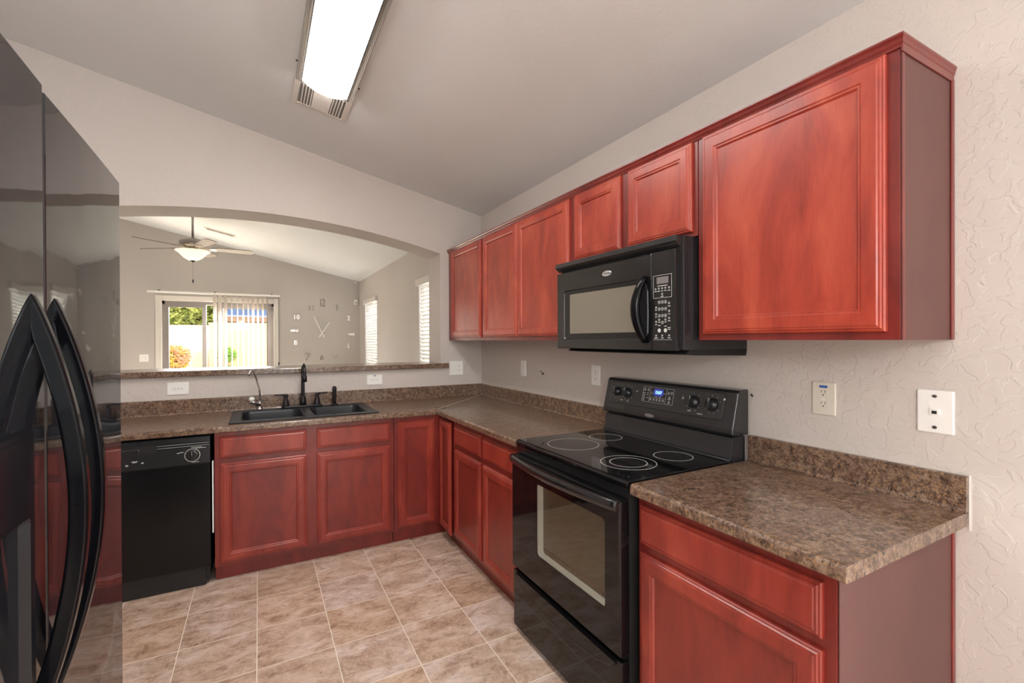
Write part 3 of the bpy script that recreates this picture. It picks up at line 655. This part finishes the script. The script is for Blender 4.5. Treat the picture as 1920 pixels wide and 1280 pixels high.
box('dial_grip', M['blackplastic'], -2.100, -2.088, -.664, -.648, .734, .790, dial, .003); box('pointer', M['greyprint'], -2.0946, -2.0934, -.6648, -.6636, .764, .788, dial)
b = MB()
for x, z, w in ((-2.145, .782, .020), (-2.160, .779, .012), (-2.074, .806, .05), (-2.055, .800, .05), (-2.08, .722, .035), (-2.385, .742, .012), (-2.385, .737, .012), (-2.352, .757, .026), (-2.352, .753, .018), (-2.318, .748, .012), (-2.318, .744, .010)): box('printed_label', M['greyprint'], x-w/2, x+w/2, -.6412, -.6375, z-.0012, z+.0012, cpd)
MB().box(-2.0015, -1.9955, -.628, -.60, .30, .712).build('edge_strip', M['white'], dw)

# ------------------------------------------------------------------ refrigerator
fr = thing('refrigerator', 'tall glossy black side-by-side refrigerator with two long bowed handles', 'refrigerator', (-2.45, -2.90, 0))
FX = -2.039; YN, YSP, YFn = -3.355, -2.883, -2.434
before = set(bpy.data.objects)
box('body', M['satin'], -2.86, FX-.062, YN+.004, YFn-.004, .02, 1.772, fr, .004)
box('toe_grille', M['matteblack'], FX-.10, FX-.03, YN+.01, YFn-.01, .0, .095, fr)
def fdoor(y0, y1, z1):
    b = MB(); w = y1-y0; prof = []
    for t in (0, .008, .1, .2, .3, .4, .5, .6, .7, .8, .9, .992, 1):
        y = y0+w*t; e = min(t, 1-t)*w
        bulge = .0015*sin(pi*t); edge = -.003 if e < .0005 else 0
        prof.append((FX+bulge-.0015+edge, y))
    rings = []
    for z in (.10, z1): rings.append([(x, y, z) for x, y in prof]+[(FX-.058, y1, z), (FX-.058, y0, z)])
    b.loops(rings); return b.build('door', M['fridge'], fr, bevel=.003)
d2 = fdoor(YSP+.0025, YFn, 1.772); d3 = fdoor(YN, YSP-.0025, 1.780)
def fhandle(y, par, z0=.868, z1=1.474):
    rings = []; n = 64
    for i in range(n+1):
        t = i/n; z = z0+(z1-z0)*t; s_ = sin(pi*t); d = -.001+.058*s_**.85; th = .012+.010*min(1, s_*3)
        hw = .0095+.001*s_
        rings.append([(FX+d-th, y-hw, z), (FX+d, y-hw*.92, z), (FX+d, y+hw*.92, z), (FX+d-th, y+hw, z)])
    return MB().loops(rings).build('handle', M['handleblack'], par, bevel=.004, seg=3)
fhandle(-2.842, d2); fhandle(-2.928, d3)
# dispenser in the near door
b = MB(); fq = PR(0); fqx = lambda u, z, w: (FX+w, u, z)
b.loops([[fqx(u, z, -.002) for u, z in rrect(-3.270, -2.962, .86, 1.292, .008)], [fqx(u, z, .010) for u, z in rrect(-3.268, -2.964, .862, 1.290, .008)], [fqx(u, z, .010) for u, z in rrect(-3.255, -2.978, .875, 1.180, .008)], [fqx(u, z, -.001) for u, z in rrect(-3.250, -2.983, .880, 1.175, .008)]])
b.build('dispenser', M['darkpanel'], d3)
MB().prism(rrect(-3.255, -2.978, 1.188, 1.282, .006), lambda u, z, w: fqx(u, z, w), .0095, .0115).build('dispenser_panel', M['darkpanel'], d3)
rot = Matrix.Translation((FX, YFn, 0)) @ Matrix.Rotation(R(.75), 4, 'Z') @ Matrix.Translation((-FX, -YFn, 0))
for ob in set(bpy.data.objects)-before:
    ob.data.transform(Matrix.Translation(-fr.location) @ rot @ Matrix.Translation(fr.location))

# ------------------------------------------------------------------ sink and fittings
sk = thing('sink', 'black double-bowl drop-in kitchen sink set in the brown countertop', 'sink', (-1.483, -.33, .914))
rim_o = rrect(-1.922, -1.045, -.612, -.050, .015, 5)
zt = .9215
def hole(x0, x1): return rrect(x0, x1, -.548, -.135, .045, 5)
b = MB(); X0, X1_, XM = -1.922, -1.045, (-1.475)
def deck(x0, x1, y0, y1): b.box(x0, x1, y0, y1, .9145, zt)
BW = ((-1.865, -1.500), (-1.447, -1.100))
deck(X0, X1_, -.612, -.548); deck(X0, X1_, -.135, -.050); deck(X0, BW[0][0], -.548, -.135); deck(BW[0][1], BW[1][0], -.548, -.135); deck(BW[1][1], X1_, -.548, -.135)
b.build('rim', M['sink'], sk, bevel=.003)
b = MB()
for q0, q1, dz in ((0, 1, 0),):
    pass
for x0, x1 in BW:
    w = MB(); sq = rrect(x0-.004, x1+.004, -.552, -.131, .002, 5)
    rr_ = lambda i, r: rrect(x0+i, x1-i, -.548+i, -.135-i, r, 5)
    ringz = [(sq, zt-.0002), (rr_(0, .05), zt+.0002), (rr_(.006, .05), .915), (rr_(.012, .05), .88), (rr_(.018, .05), .78), (rr_(.03, .045), .755), (rr_(.06, .03), .747)]
    w.loops([[(u, v, z) for u, v in pts] for pts, z in ringz], True, cap0=False, cap1=True)
    bo = w.build('bowl', M['sink'], sk, fix=False)
    cx = (x0+x1)/2; MB().lathe([(.045, 0), (.045, .003), (.03, .004), (.028, .001), (.002, .001)], (cx, -.34, .747), 'z', 24).build('drain', M['nickel'], bo)
fa = thing('faucet', 'black gooseneck faucet with two lever handles on a base plate behind the sink', 'faucet', (-1.48, -.095, .9217))
b = MB(); b.prism(rrect(-1.622, -1.348, -.122, -.070, .024), lambda u, v, z: (u, v, z), .9217, .936); b.build('base_plate', M['bronze'], fa, bevel=.004)
pts = [(-1.480, -.095, .936), (-1.480, -.095, 1.0), (-1.480, -.095, 1.155)]
for i in range(13):
    a = pi*i/12; pts.append((-1.480+.0, -.095-.062*(1-cos(a)), 1.170+.062*sin(a)))
pts += [(-1.480, -.220, 1.14)]
b = MB(); b.tube(pts, .0125, 16); b.build('spout', M['bronze'], fa)
MB().lathe([(.023, 0), (.022, .03), (.017, .062), (.014, .07)], (-1.480, -.095, .934), 'z').build('spout_collar', M['bronze'], fa)
MB().lathe([(.0125, .05), (.017, .035), (.018, 0), (.013, -.002)], (-1.480, -.220, 1.115), 'z', 20).build('spray_head', M['bronze'], fa)
for x, s_ in ((-1.592, -1), (-1.385, 1)):
    h_ = MB().lathe([(.026, 0), (.024, .01), (.016, .05), (.010, .062), (.015, .072), (.015, .082), (.006, .088)], (x, -.095, .934), 'z', 20).build('handle', M['bronze'], fa)
    MB().tube([(x-s_*.008, -.095, 1.014), (x+s_*.04, -.10, 1.017), (x+s_*.075, -.105, 1.020)], [.0075, .0065, .0055], 10, flat=(.8, 1.3)).build('lever', M['bronze'], h_)
sp = thing('side_sprayer', 'black side sprayer standing upright at the right of the faucet', 'sprayer', (-1.263, -.095, .9217))
MB().lathe([(.026, 0), (.024, .008), (.016, .012)], (-1.263, -.095, .9217), 'z').build('escutcheon', M['bronze'], sp)
MB().lathe([(.013, .01), (.015, .03), (.013, .09), (.016, .118), (.016, .13), (.010, .14), (.002, .142)], (-1.263, -.095, .9217), 'z').build('wand', M['bronze'], sp)
ff = thing('filter_faucet', 'slim chrome drinking water faucet with ball lever at the left end of the sink', 'faucet', (-1.757, -.095, .9217))
MB().lathe([(.018, 0), (.016, .008), (.009, .03), (.009, .06)], (-1.757, -.095, .9217), 'z', 18).build('base', M['chrome'], ff)
MB().tube([(-1.757, -.095, .95), (-1.758, -.095, 1.06), (-1.775, -.108, 1.13), (-1.792, -.120, 1.185), (-1.800, -.127, 1.200), (-1.811, -.135, 1.200), (-1.820, -.142, 1.185), (-1.824, -.145, 1.165)], [.006]*8, 12).build('spout', M['chrome'], ff)
lv = MB().tube([(-1.757, -.097, .955), (-1.785, -.115, .972), (-1.812, -.130, .990)], [.012, .013, .011], 12).build('lever', M['chrome'], ff)
MB().lathe([(.002, -.018), (.012, -.015), (.019, 0), (.014, .012), (.002, .016)], (-1.806, -.128, 1.003), 'z', 18).build('lever_cap', M['white'], lv)

# ------------------------------------------------------------------ outlets and plates
def plate(label, fn, u0, u1, z0, z1, kind, horiz=False, m='white', name='outlet', sticker=False):
    u0, u1 = sorted((u0, u1)); c = fn((u0+u1)/2, z0, .004); t = thing(name, label, 'outlet' if name == 'outlet' else ('switch' if name == 'light_switch' else 'plate'), c)
    b = MB(); b.loops([[fn(u, z, h) for u, z in rrect(u0+i, u1-i, z0+i, z1-i, .004)] for i, h in ((0, .0008), (0, .003), (.002, .0055), (.004, .006))]); p = b.build('cover_plate', M[m], t)
    cu, cz = (u0+u1)/2, (z0+z1)/2; sgn = 1
    def mk(nm, a0, a1, b0, b1, w0, w1, mm, r=.002, par=p):
        A = (a0, a1, b0, b1) if not horiz else (b0, b1, a0, a1)
        q = MB(); q.prism(rrect(cu+A[0], cu+A[1], cz+A[2], cz+A[3], r), lambda u, z, w: fn(u, z, w), w0, w1); return q.build(nm, mm, par)
    def slots(cv, par, cu_=0):
        mk('slot', cu_-.007, cu_-.0055, cv, cv+.009, .0068, .0078, M['slot'], .0004, par); mk('slot', cu_+.0055, cu_+.007, cv+.001, cv+.008, .0068, .0078, M['slot'], .0004, par); mk('slot', cu_-.0022, cu_+.0022, cv-.0095, cv-.005, .0068, .0078, M['slot'], .002, par)
    if kind == 'duplex':
        for cv in (-.0195, .0195):
            r_ = mk('receptacle', -.014, .014, cv-.0135, cv+.0135, .005, .007, M['white'], .009); slots(cv+.0, r_)
        mk('screw', -.003, .003, -.003, .003, .0055, .007, M['silver'], .0029)
    elif kind == 'gfci':
        r_ = mk('receptacle', -.0165, .0165, -.034, .034, .005, .007, M[m], .002)
        slots(.020, r_); slots(-.020, r_)
        mk('test_button', -.006, .006, -.005, -.0008, .0068, .0082, M['white'], .001, r_); mk('test_button', -.006, .006, .0008, .005, .0068, .0082, M['offwhite'], .001, r_)
        if sticker:
            s_ = mk('sticker', .029, .035, -.011, .011, .0055, .0066, M['blue'], .001) if horiz else mk('sticker', -.0135, .0135, .038, .046, .0055, .0066, M['blue'], .001)
    elif kind == 'rocker':
        mk('rocker', -.0165, .0165, -.034, .034, .005, .0075, M['white'], .002); mk('screw', -.002, .002, .046, .050, .0055, .0066, M['slot'], .0019)
    elif kind == 'combo':
        for cu0, what in ((-.023, 'r'), (.023, 'd')):
            if what == 'r': mk('rocker', cu0-.0165, cu0+.0165, -.034, .034, .005, .0075, M['white'], .002)
            else:
                r_ = mk('receptacle', cu0-.0165, cu0+.0165, -.034, .034, .005, .007, M['white'], .002); slots(.02, r_, cu0); slots(-.02, r_, cu0)
    elif kind == 'phone':
        for cv in (-.046, .046): mk('screw', -.0055, .0055, cv-.0045, cv+.0045, .005, .0085, M['nickel'], .0044)
        r_ = mk('jack', -.011, .011, -.009, .009, .005, .010, M['white'], .002); mk('slot', -.006, .006, -.006, .003, .0095, .0106, M['slot'], .001, r_)
    return t
plate('white double outlet mounted sideways on the wall above the dishwasher', PS(0), -2.299, -2.179, 1.047, 1.130, 'duplex', True)
plate('white outlet with tiny blue mark, mounted sideways right of the sprayer', PS(0), -1.005, -.884, 1.050, 1.130, 'gfci', True, sticker=True)
plate('square white plate with switch and outlet at the right end of the ledge', PS(0), -.306, -.178, 1.100, 1.222, 'combo')
plate('white rocker switch plate on the side wall nearest the corner', PR(0), -.725, -.803, 1.132, 1.249, 'rocker', name='light_switch')
plate('white outlet on the wall at the left of the stove', PR(0), -1.583, -1.662, 1.133, 1.252, 'gfci', m='white')
plate('almond outlet with blue sticker on the wall right of the stove', PR(0), -2.852, -2.930, 1.135, 1.253, 'gfci', m='offwhite', sticker=True)
plate('white wall telephone jack plate near the end of the backsplash', PR(0), -3.156, -3.243, 1.125, 1.252, 'phone', name='telephone_jack')
plate('white switch plate on the far living room wall left of the patio door', PS(YF), -3.418, -3.300, 1.083, 1.200, 'combo', name='light_switch')
tag(MB().tube([(0, -1.008, 1.182), (-.004, -1.013, 1.180)], .0045, 8).build('wall_anchor', M['slot']), 'small dark anchor hole in the wall between the two wall plates, the upper one', 'anchor')
tag(MB().tube([(0, -1.030, 1.170), (-.005, -1.040, 1.164)], .006, 8).build('wall_anchor', M['slot']), 'small dark anchor hole in the wall, lower and larger of the pair', 'anchor')
tag(MB().tube([(0, -2.612, 1.180), (-.006, -2.622, 1.174)], .0035, 8).build('screw', M['slot']), 'short dark screw in the wall just right of the stove console', 'screw')

# ------------------------------------------------------------------ ceiling: lamp and registers
TH = math.atan(SL)
def CL(x, y, off=0):   # frame on the ceiling: local x down-slope, y along y, z pointing down
    ex = Vector((cos(TH), 0, -sin(TH))); ey = Vector((0, 1, 0)); ez = Vector((-sin(TH), 0, -cos(TH)))
    m = Matrix((ex, ey, ez)).transposed().to_4x4(); m.translation = Vector((x, y, ceilz(x))); return m
LYF, LYN = -1.085, -2.33
cm = CL(-1.425, 0)
lp = thing('ceiling_lamp', 'long fluorescent ceiling light with white curved diffuser and dark side rails', 'lamp', (-1.425, (LYF+LYN)/2, 2.70))
b = MB(); b.box(-.148, .148, LYN+.03, LYF+.04, .0005, .034); b.xf(cm); b.build('ceiling_pan', M['nickel'], lp, bevel=.004)
b = MB()
half = .116; prof = []
for i in range(17):
    a = -1+2*i/16; prof.append((half*a, .044+.040*(1-abs(a)**2.2)))
rings = []
ends = [(LYF+.045, .0, .0)]
for k in range(9):
    t = k/8; y = LYF+.040*sin(t*pi/2)*0; 
ys = [LYF+.030, LYF+.028, LYF+.020, LYF+.005, LYF-.02]+[LYF-.02+(LYN+.04-LYF)*j/8 for j in range(1, 9)]+[LYN+.005, LYN-.01, LYN-.018, LYN-.02]
sc_ = [.25, .55, .80, .93, 1]+[1]*8+[.93, .80, .55, .25]
for y, s_ in zip(ys, sc_): rings.append([(u, y, .034+(h-.034)*s_) for u, h in prof]+[(half, y, .030), (-half, y, .030)])
b.loops(rings, True); b.xf(cm); b.build('diffuser', M['diffuser'], lp)
for s_ in (-1, 1):
    b = MB(); b.prism([(s_*.118, .020), (s_*.148, .014), (s_*.150, .040), (s_*.144, .050), (s_*.134, .044), (s_*.130, .052), (s_*.120, .054)], lambda u, z, y: (u, y, z), LYN-.01, LYF+.03); b.xf(cm); b.build('side_rail', M['nickel'], lp, bevel=.002)
    b = MB(); b.prism([(s_*.1165, .050), (s_*.1165, .0575), (s_*.1215, .0575), (s_*.1215, .050)], lambda u, z, y: (u, y, z), LYN-.01, LYF+.02); b.xf(cm); b.build('rail_bead', M['bronze'], lp)
    b = MB(); b.tube([(s_*.142, LYF-.13, .036), (s_*.160, LYF-.13, .036)], .0035, 8); b.xf(cm); b.build('thumbscrew', M['bronze'], lp)
b = MB(); pe = [(u, h) for u, h in prof]
pts = [(u, LYF+.031, .034+(h-.034)*.5) for u, h in prof]
b.tube([(u, LYF+.034, .036+(h-.034)*.35) for u, h in prof], .0035, 6); b.xf(cm); b.build('end_trim', M['bronze'], lp)
# register behind the lamp
vm = CL(-1.425, -.85)
vt = thing('ceiling_vent', 'square white ceiling vent partly hidden by the end of the long light', 'vent', (-1.425, -.85, 2.80))
b = MB(); b.loops([[(u, v, h) for u, v in rrect(-.158+i, .158-i, -.150+i, .150-i, .003)] for i, h in ((0, .0005), (.002, .006), (.028, .011), (.031, .004))], cap1=True); b.xf(vm); b.build('frame', M['trim'], vt)
b = MB(); b.box(-.124, .124, -.116, .116, .0035, .0055); b.xf(vm); b.build('backing', M['ductgrey'], vt)
b = MB()
for k in range(10):
    v0 = -.108+.022*k; b.add([(-.050, v0, .006), (.050, v0, .006), (.050, v0+.018, .013), (-.050, v0+.018, .013), (-.050, v0+.001, .0055), (.050, v0+.001, .0055), (.050, v0+.019, .0125), (-.050, v0+.019, .0125)], [(0, 1, 2, 3), (7, 6, 5, 4), (0, 4, 5, 1), (2, 6, 7, 3), (1, 5, 6, 2), (0, 3, 7, 4)])
b.xf(vm); b.build('centre_louvres', M['trim'], vt)
b = MB()
for s_ in (-1, 1):
    for k in range(4):
        u0 = s_*(.058+.0165*k); b.box(u0-.0035, u0+.0035, -.114, .114, .004, .013)
b.xf(vm); b.build('side_louvres', M['trim'], vt)
# living room register
vm = CL(-2.25, 4.23)
vt = thing('ceiling_vent', 'dark louvred vent on the sloped living room ceiling behind the fan', 'vent', (-2.25, 4.23, 3.0))
b = MB(); b.loops([[(u, v, h) for u, v in rrect(-.20+i, .20-i, -.085+i, .085-i, .003)] for i, h in ((0, .0005), (.002, .006), (.022, .010), (.025, .004))]); b.xf(vm); b.build('frame', M['trim'], vt)
b = MB(); b.box(-.172, .172, -.058, .058, .0035, .0055); b.xf(vm); b.build('backing', M['slot'], vt)
b = MB()
for k in range(17): u0 = -.165+.0205*k; b.box(u0-.003, u0+.003, -.056, .056, .004, .015)
b.xf(vm); b.build('louvres', M['trim'], vt)

# ------------------------------------------------------------------ ceiling fan (living room)
FCX, FCY, FZ = -2.48, 3.2, 2.575
cf = thing('ceiling_fan', 'five-blade brushed nickel ceiling fan with lit glass bowl in the living room', 'fan', (FCX, FCY, FZ))
MB().lathe([(.065, 0), (.06, -.03), (.02, -.07)], (FCX, FCY, ceilz(FCX)+.01), 'z').build('canopy', M['nickel'], cf)
MB().tube([(FCX, FCY, ceilz(FCX)-.04), (FCX, FCY, FZ+.10)], .013, 14).build('downrod', M['nickel'], cf)
MB().lathe([(.02, .13), (.02, .112), (.09, .105), (.135, .088), (.142, .075), (.142, .025), (.130, .008), (.09, .0), (.05, -.002)], (FCX, FCY, FZ), 'z', 36).build('motor_housing', M['nickel'], cf)
MB().lathe([(.055, 0), (.06, -.02), (.045, -.05), (.05, -.06)], (FCX, FCY, FZ), 'z', 30).build('light_fitter', M['nickel'], cf)
for k, a in enumerate((220, 148, 76, 4, 292)):
    br = MB(); ca = Matrix.Translation((FCX, FCY, FZ-.004)) @ Matrix.Rotation(R(a), 4, 'Z') @ Matrix.Rotation(R(-12), 4, 'X')
    br.box(.07, .19, -.018, .018, -.006, 0); br.prism([(.18, -.03), (.24, -.045), (.26, 0), (.24, .045), (.18, .03)], lambda u, v, w: (u, v, w), -.008, -.002); br.xf(ca)
    bo = br.build('blade_iron', M['nickel'], cf, bevel=.002)
    bl = MB(); bl.prism([(.20, -.052), (.60, -.068), (.645, -.060), (.66, -.035), (.66, .035), (.645, .060), (.60, .068), (.20, .052)], lambda u, v, w: (u, v, w), -.002, .005); bl.xf(ca); bl.build('blade', M['blade'], bo)
gb = MB(); gp = [(.188, -.040), (.180, -.052), (.150, -.072), (.125, -.100), (.095, -.132), (.050, -.158), (.012, -.164)]
gb.lathe(gp, (FCX, FCY, FZ), 'z', 36); gb.build('glass_bowl', M['bowlglass'], cf)
MB().lathe([(.024, -.156), (.028, -.164), (.014, -.178), (.003, -.188)], (FCX, FCY, FZ), 'z', 18).build('finial', M['bronze'], cf)
ch = MB().tube([(FCX, FCY, FZ-.185), (FCX, FCY, FZ-.40)], .0025, 8).build('pull_chain', M['nickel'], cf)
MB().lathe([(.003, 0), (.008, -.015), (.008, -.035), (.003, -.05)], (FCX, FCY, FZ-.395), 'z', 12).build('pull_knob', M['bronze'], ch)

# ------------------------------------------------------------------ living room blinds, clock, sensor
for i, (y0, y1) in enumerate(WN):
    lab = ('white horizontal blind on the farther living room side window, beside the wall clock', 'white horizontal blind on the nearer living room side window, half hidden by the arch jamb')[i]
    bl = thing('window_blind', lab, 'blind', (LX, (y0+y1)/2, WZ0), None)
    box('valance', M['trim'], LX-.035, LX-.004, y0-.03, y1+.03, 2.055, 2.135, bl, .004)
    b = MB(); nz = int((2.05-WZ0)/.046)
    for k in range(nz):
        z = WZ0+.02+.046*k
        b.add([(LX+.012, y0+.012, z+.019), (LX+.012, y1-.012, z+.019), (LX+.040, y1-.012, z-.019), (LX+.040, y0+.012, z-.019), (LX+.015, y0+.012, z+.020), (LX+.015, y1-.012, z+.020), (LX+.043, y1-.012, z-.018), (LX+.043, y0+.012, z-.018)], [(0, 1, 2, 3), (7, 6, 5, 4), (0, 4, 5, 1), (2, 6, 7, 3), (1, 5, 6, 2), (0, 3, 7, 4)])
    b.build('slats', M['slat'], bl)
    for yy in (y0+.15, y1-.15): MB().tube([(LX+.010, yy, WZ0), (LX+.010, yy, 2.06)], .0015, 6).build('cord', M['vane'], bl)
vb = thing('vertical_blind', 'white vertical blind with thin vanes drawn to the right half of the patio door', 'blind', (-2.3, YF-.09, 0))
box('headrail', M['white'], -3.30, -1.43, YF-.115, YF-.06, 2.178, 2.208, vb, .004)
for x in (-3.15, -2.40, -1.56): box('bracket', M['slot'], x-.012, x+.012, YF-.10, YF-.001, 2.206, 2.222, vb)
vx = [-2.401, -2.332, -2.248, -2.160, -2.076, -1.992, -1.919, -1.847, -1.774, -1.698, -1.629]
va = [61, 58, 64, 83, 83, 75, 78, 64, 70, 70, 75]
for x, a in zip(vx, va):
    q = MB(); q.box(-.044, .044, -.0012, .0012, .04, 2.178); q.xf(Matrix.Translation((x, YF-.088, 0)) @ Matrix.Rotation(R(a), 4, 'Z')); q.build('vane', M['vane'], vb)
cdn = MB().tube([(-1.455, YF-.10, 2.18), (-1.455, YF-.10, 1.02)], .003, 6).build('control_cord', M['slot'], vb)
MB().lathe([(.003, .0), (.012, -.02), (.010, -.06), (.002, -.07)], (-1.455, YF-.10, 1.04), 'z', 10).build('cord_weight', M['slot'], cdn)

wc = thing('wall_clock', 'frameless wall clock of separate silver numerals and two hands on the living room wall', 'clock', (-.72, YF, 1.09))
def num(body, x, z, size, sx=1): 
    text('numeral', body, size, MS(x, YF-.006, z), M['mirror'], wc, .003, sx=sx, bold=.003)
num('12', -.729, 2.10, .20, .55); num('1', -.470, 2.02, .14); num('2', -.270, 1.825, .13, 1.2); num('THREE', -.215, 1.52, .05, .8); num('4', -.282, 1.30, .14); num('5', -.505, 1.11, .12)
num('6', -.742, 1.09, .12); num('7', -.985, 1.10, .19, 1.1); num('8', -1.178, 1.365, .12); num('NINE', -1.195, 1.585, .055); num('10', -1.165, 1.83, .11); num('11', -.915, 2.00, .12)
MB().lathe([(.03, 0), (.03, .015), (.01, .018)], (-.735, YF-.001, 1.545), 'y', 20).build('clock_centre', M['mirror'], wc)
def hand(ang, l, w, off):
    a = R(ang); q = MB(); q.prism([(-w, -.09), (w, -.09), (w*.5, l), (-w*.5, l)], lambda u, v, h: (u, -h, v), off, off+.004)
    q.xf(Matrix.Translation((-.735, YF-.012, 1.545)) @ Matrix.Rotation(a, 4, 'Y')); q.build('hand', M['white'], wc)
hand(-25, .33, .011, .004); hand(33, .24, .012, .010)
ms = thing('motion_sensor', 'small white rounded motion sensor high in the corner of the living room', 'sensor', (-.10, YF-.03, 2.10))
MB().loops([[(u, YF-.0005-h, z) for u, z in rrect(-.168+i, -.098-i, 2.085+i, 2.195-i, .012)] for i, h in ((0, 0), (0, .03), (.008, .045), (.016, .05))], True).build('housing', M['white'], ms)
MB().prism(rrect(-.155, -.111, 2.105, 2.14, .008), lambda u, z, w: (u, YF-.04-w, z), 0, .014).build('lens', M['vane'], ms)
dt = thing('alarm_sensor', 'tiny white sensor tucked under the ceiling in the far living room corner', 'sensor', (-.13, YF-.03, 2.50))
box('housing', M['white'], -.155, -.115, YF-.03, YF-.001, 2.495, 2.525, dt, .006)

# ------------------------------------------------------------------ the yard
struct(box('ground_patio', M['patio'], -14, 8, YF+.15, 24, -.14, -.04))
yw = MB(); yw.box(-12, 3.2, 12.2, 12.4, -.05, 1.80); yw.box(-12, 3.2, 12.17, 12.43, 1.80, 1.86)
tag(yw.build('garden_wall', M['stucco']), 'pale stucco garden wall across the back of the yard', 'wall')
sw = MB(); sw.prism([(10.6, -.05), (12.2, -.05), (12.2, 1.93), (10.6, 1.93)], lambda y, z, x: (x, y, z), -2.98, -2.88)
bd = struct(box('ground_planting_bed', M['stucco'], -7, 0, 10.2, 12.15, -.04, .60))
sw = MB(); sw.box(-2.95, 3, 11.3, 11.5, .60, 1.86).box(-2.97, 3, 11.27, 11.53, 1.86, 1.91)
tag(sw.build('garden_wall', M['stucco_tan']), 'tan stucco wall segment seen behind the vertical blind vanes', 'wall')
nh = thing('neighbour_house', 'neighbouring house with a roof carrying blue solar panels, beyond the tan wall', 'house', (0, 17, 0))
box('wall', M['stucco_tan'], -2.9, 5, 15.6, 20, -.05, 2.1, nh)
b = MB(); b.prism([(15.0, 2.08), (18.5, 3.35), (18.5, 3.45), (15.0, 2.18)], lambda y, z, x: (x, y, z), -3.1, 5.4); rf = b.build('roof', M['rooftile'], nh)
for k in range(5):
    x0 = -2.75+1.35*k; b = MB(); sl = (3.35-2.08)/3.5
    b.prism([(15.25, 2.27), (17.6, 2.27+2.35*sl), (17.6, 2.31+2.35*sl), (15.25, 2.31)], lambda y, z, x: (x, y, z), x0, x0+1.28); b.build('solar_panel', M['solar'], nh)
def foliage(n, c, r, size, seed, cond=None):
    rnd = random.Random(seed); b = MB()
    for i in range(n):
        u = Vector((rnd.gauss(0, 1), rnd.gauss(0, 1), rnd.gauss(0, 1))).normalized()*(rnd.random()**.45)
        p = Vector(c)+Vector((u.x*r[0], u.y*r[1], u.z*r[2]))
        nz = noise.noise(p*1.6)*.4; p += Vector((nz*r[0]*.4, nz*.1, nz*r[2]*.5))
        a = Vector((rnd.gauss(0, 1), rnd.gauss(0, 1), rnd.gauss(0, 1))).normalized(); t_ = a.orthogonal().normalized(); s = size*(.6+rnd.random()*.8)
        b.add([p-a*s, p+t_*s*.45, p+a*s, p-t_*s*.45], [(0, 1, 2, 3)])
    return b
def plant(name, label, cat, base, n, c, r, size, seed, m, trunk, tr=.03, group=None):
    t = thing(name, label, cat, base, group)
    foliage(n, c, r, size, seed).build('foliage', m, t, fix=False)
    rnd = random.Random(seed); b = MB()
    for k in range(trunk):
        dx = rnd.uniform(-.5, .5)*r[0]; b.tube([base, (base[0]+dx*.4, base[1], (base[2]+c[2])/2), (c[0]+dx, c[1], c[2]+r[2]*.3)], [tr, tr*.7, tr*.4], 7)
    b.build('stem', M['bark'], t); return t
plant('shade_tree', 'large bushy green tree rising behind the garden wall at the left of the patio view', 'tree', (-4.9, 14.0, -.04), 5200, (-4.75, 14.0, 2.75), (1.55, 1.1, 1.15), .09, 3, M['leaf'], 3, .12)
plant('shade_tree', 'smaller green tree farther back behind the neighbouring roof, between the door stiles', 'tree', (-4.3, 22.5, -.04), 2200, (-4.1, 22.5, 2.9), (1.7, 1, 1.4), .12, 9, M['leaf'], 2, .08)
pt = thing('potted_shrub', 'yellow and pink leaved shrub in a terracotta planter before the pale wall', 'shrub', (-3.75, 11.2, .60))
foliage(1100, (-3.72, 11.2, .98), (.40, .3, .32), .045, 5).build('foliage', M['leaf_y'], pt, fix=False)
b = MB()
rnd = random.Random(4)
for k in range(9): b.tube([(-3.75+rnd.uniform(-.08, .08), 11.2, .68), (-3.75+rnd.uniform(-.35, .35), 11.2+rnd.uniform(-.1, .1), 1.15)], [.010, .004], 5)
b.build('stem', M['bark'], pt)
MB().loops([[(-3.80+u*k, 11.2+v*k, z) for u, v in rrect(-.20, .20, -.12, .12, .03)] for k, z in ((.85, .601), (1, .74), (.9, .74), (.85, .70))]).build('planter', M['pot'], pt)
plant('young_tree', 'small round green tree in front of the tan wall behind the blind vanes', 'tree', (-2.62, 10.9, .60), 420, (-2.55, 10.9, 1.02), (.26, .2, .20), .045, 11, M['leaf2'], 1, .018)
plant('low_shrub', 'low green ground shrub beneath the small round tree', 'shrub', (-2.52, 10.6, .60), 200, (-2.52, 10.6, .68), (.22, .15, .07), .04, 12, M['leaf2'], 1, .01)
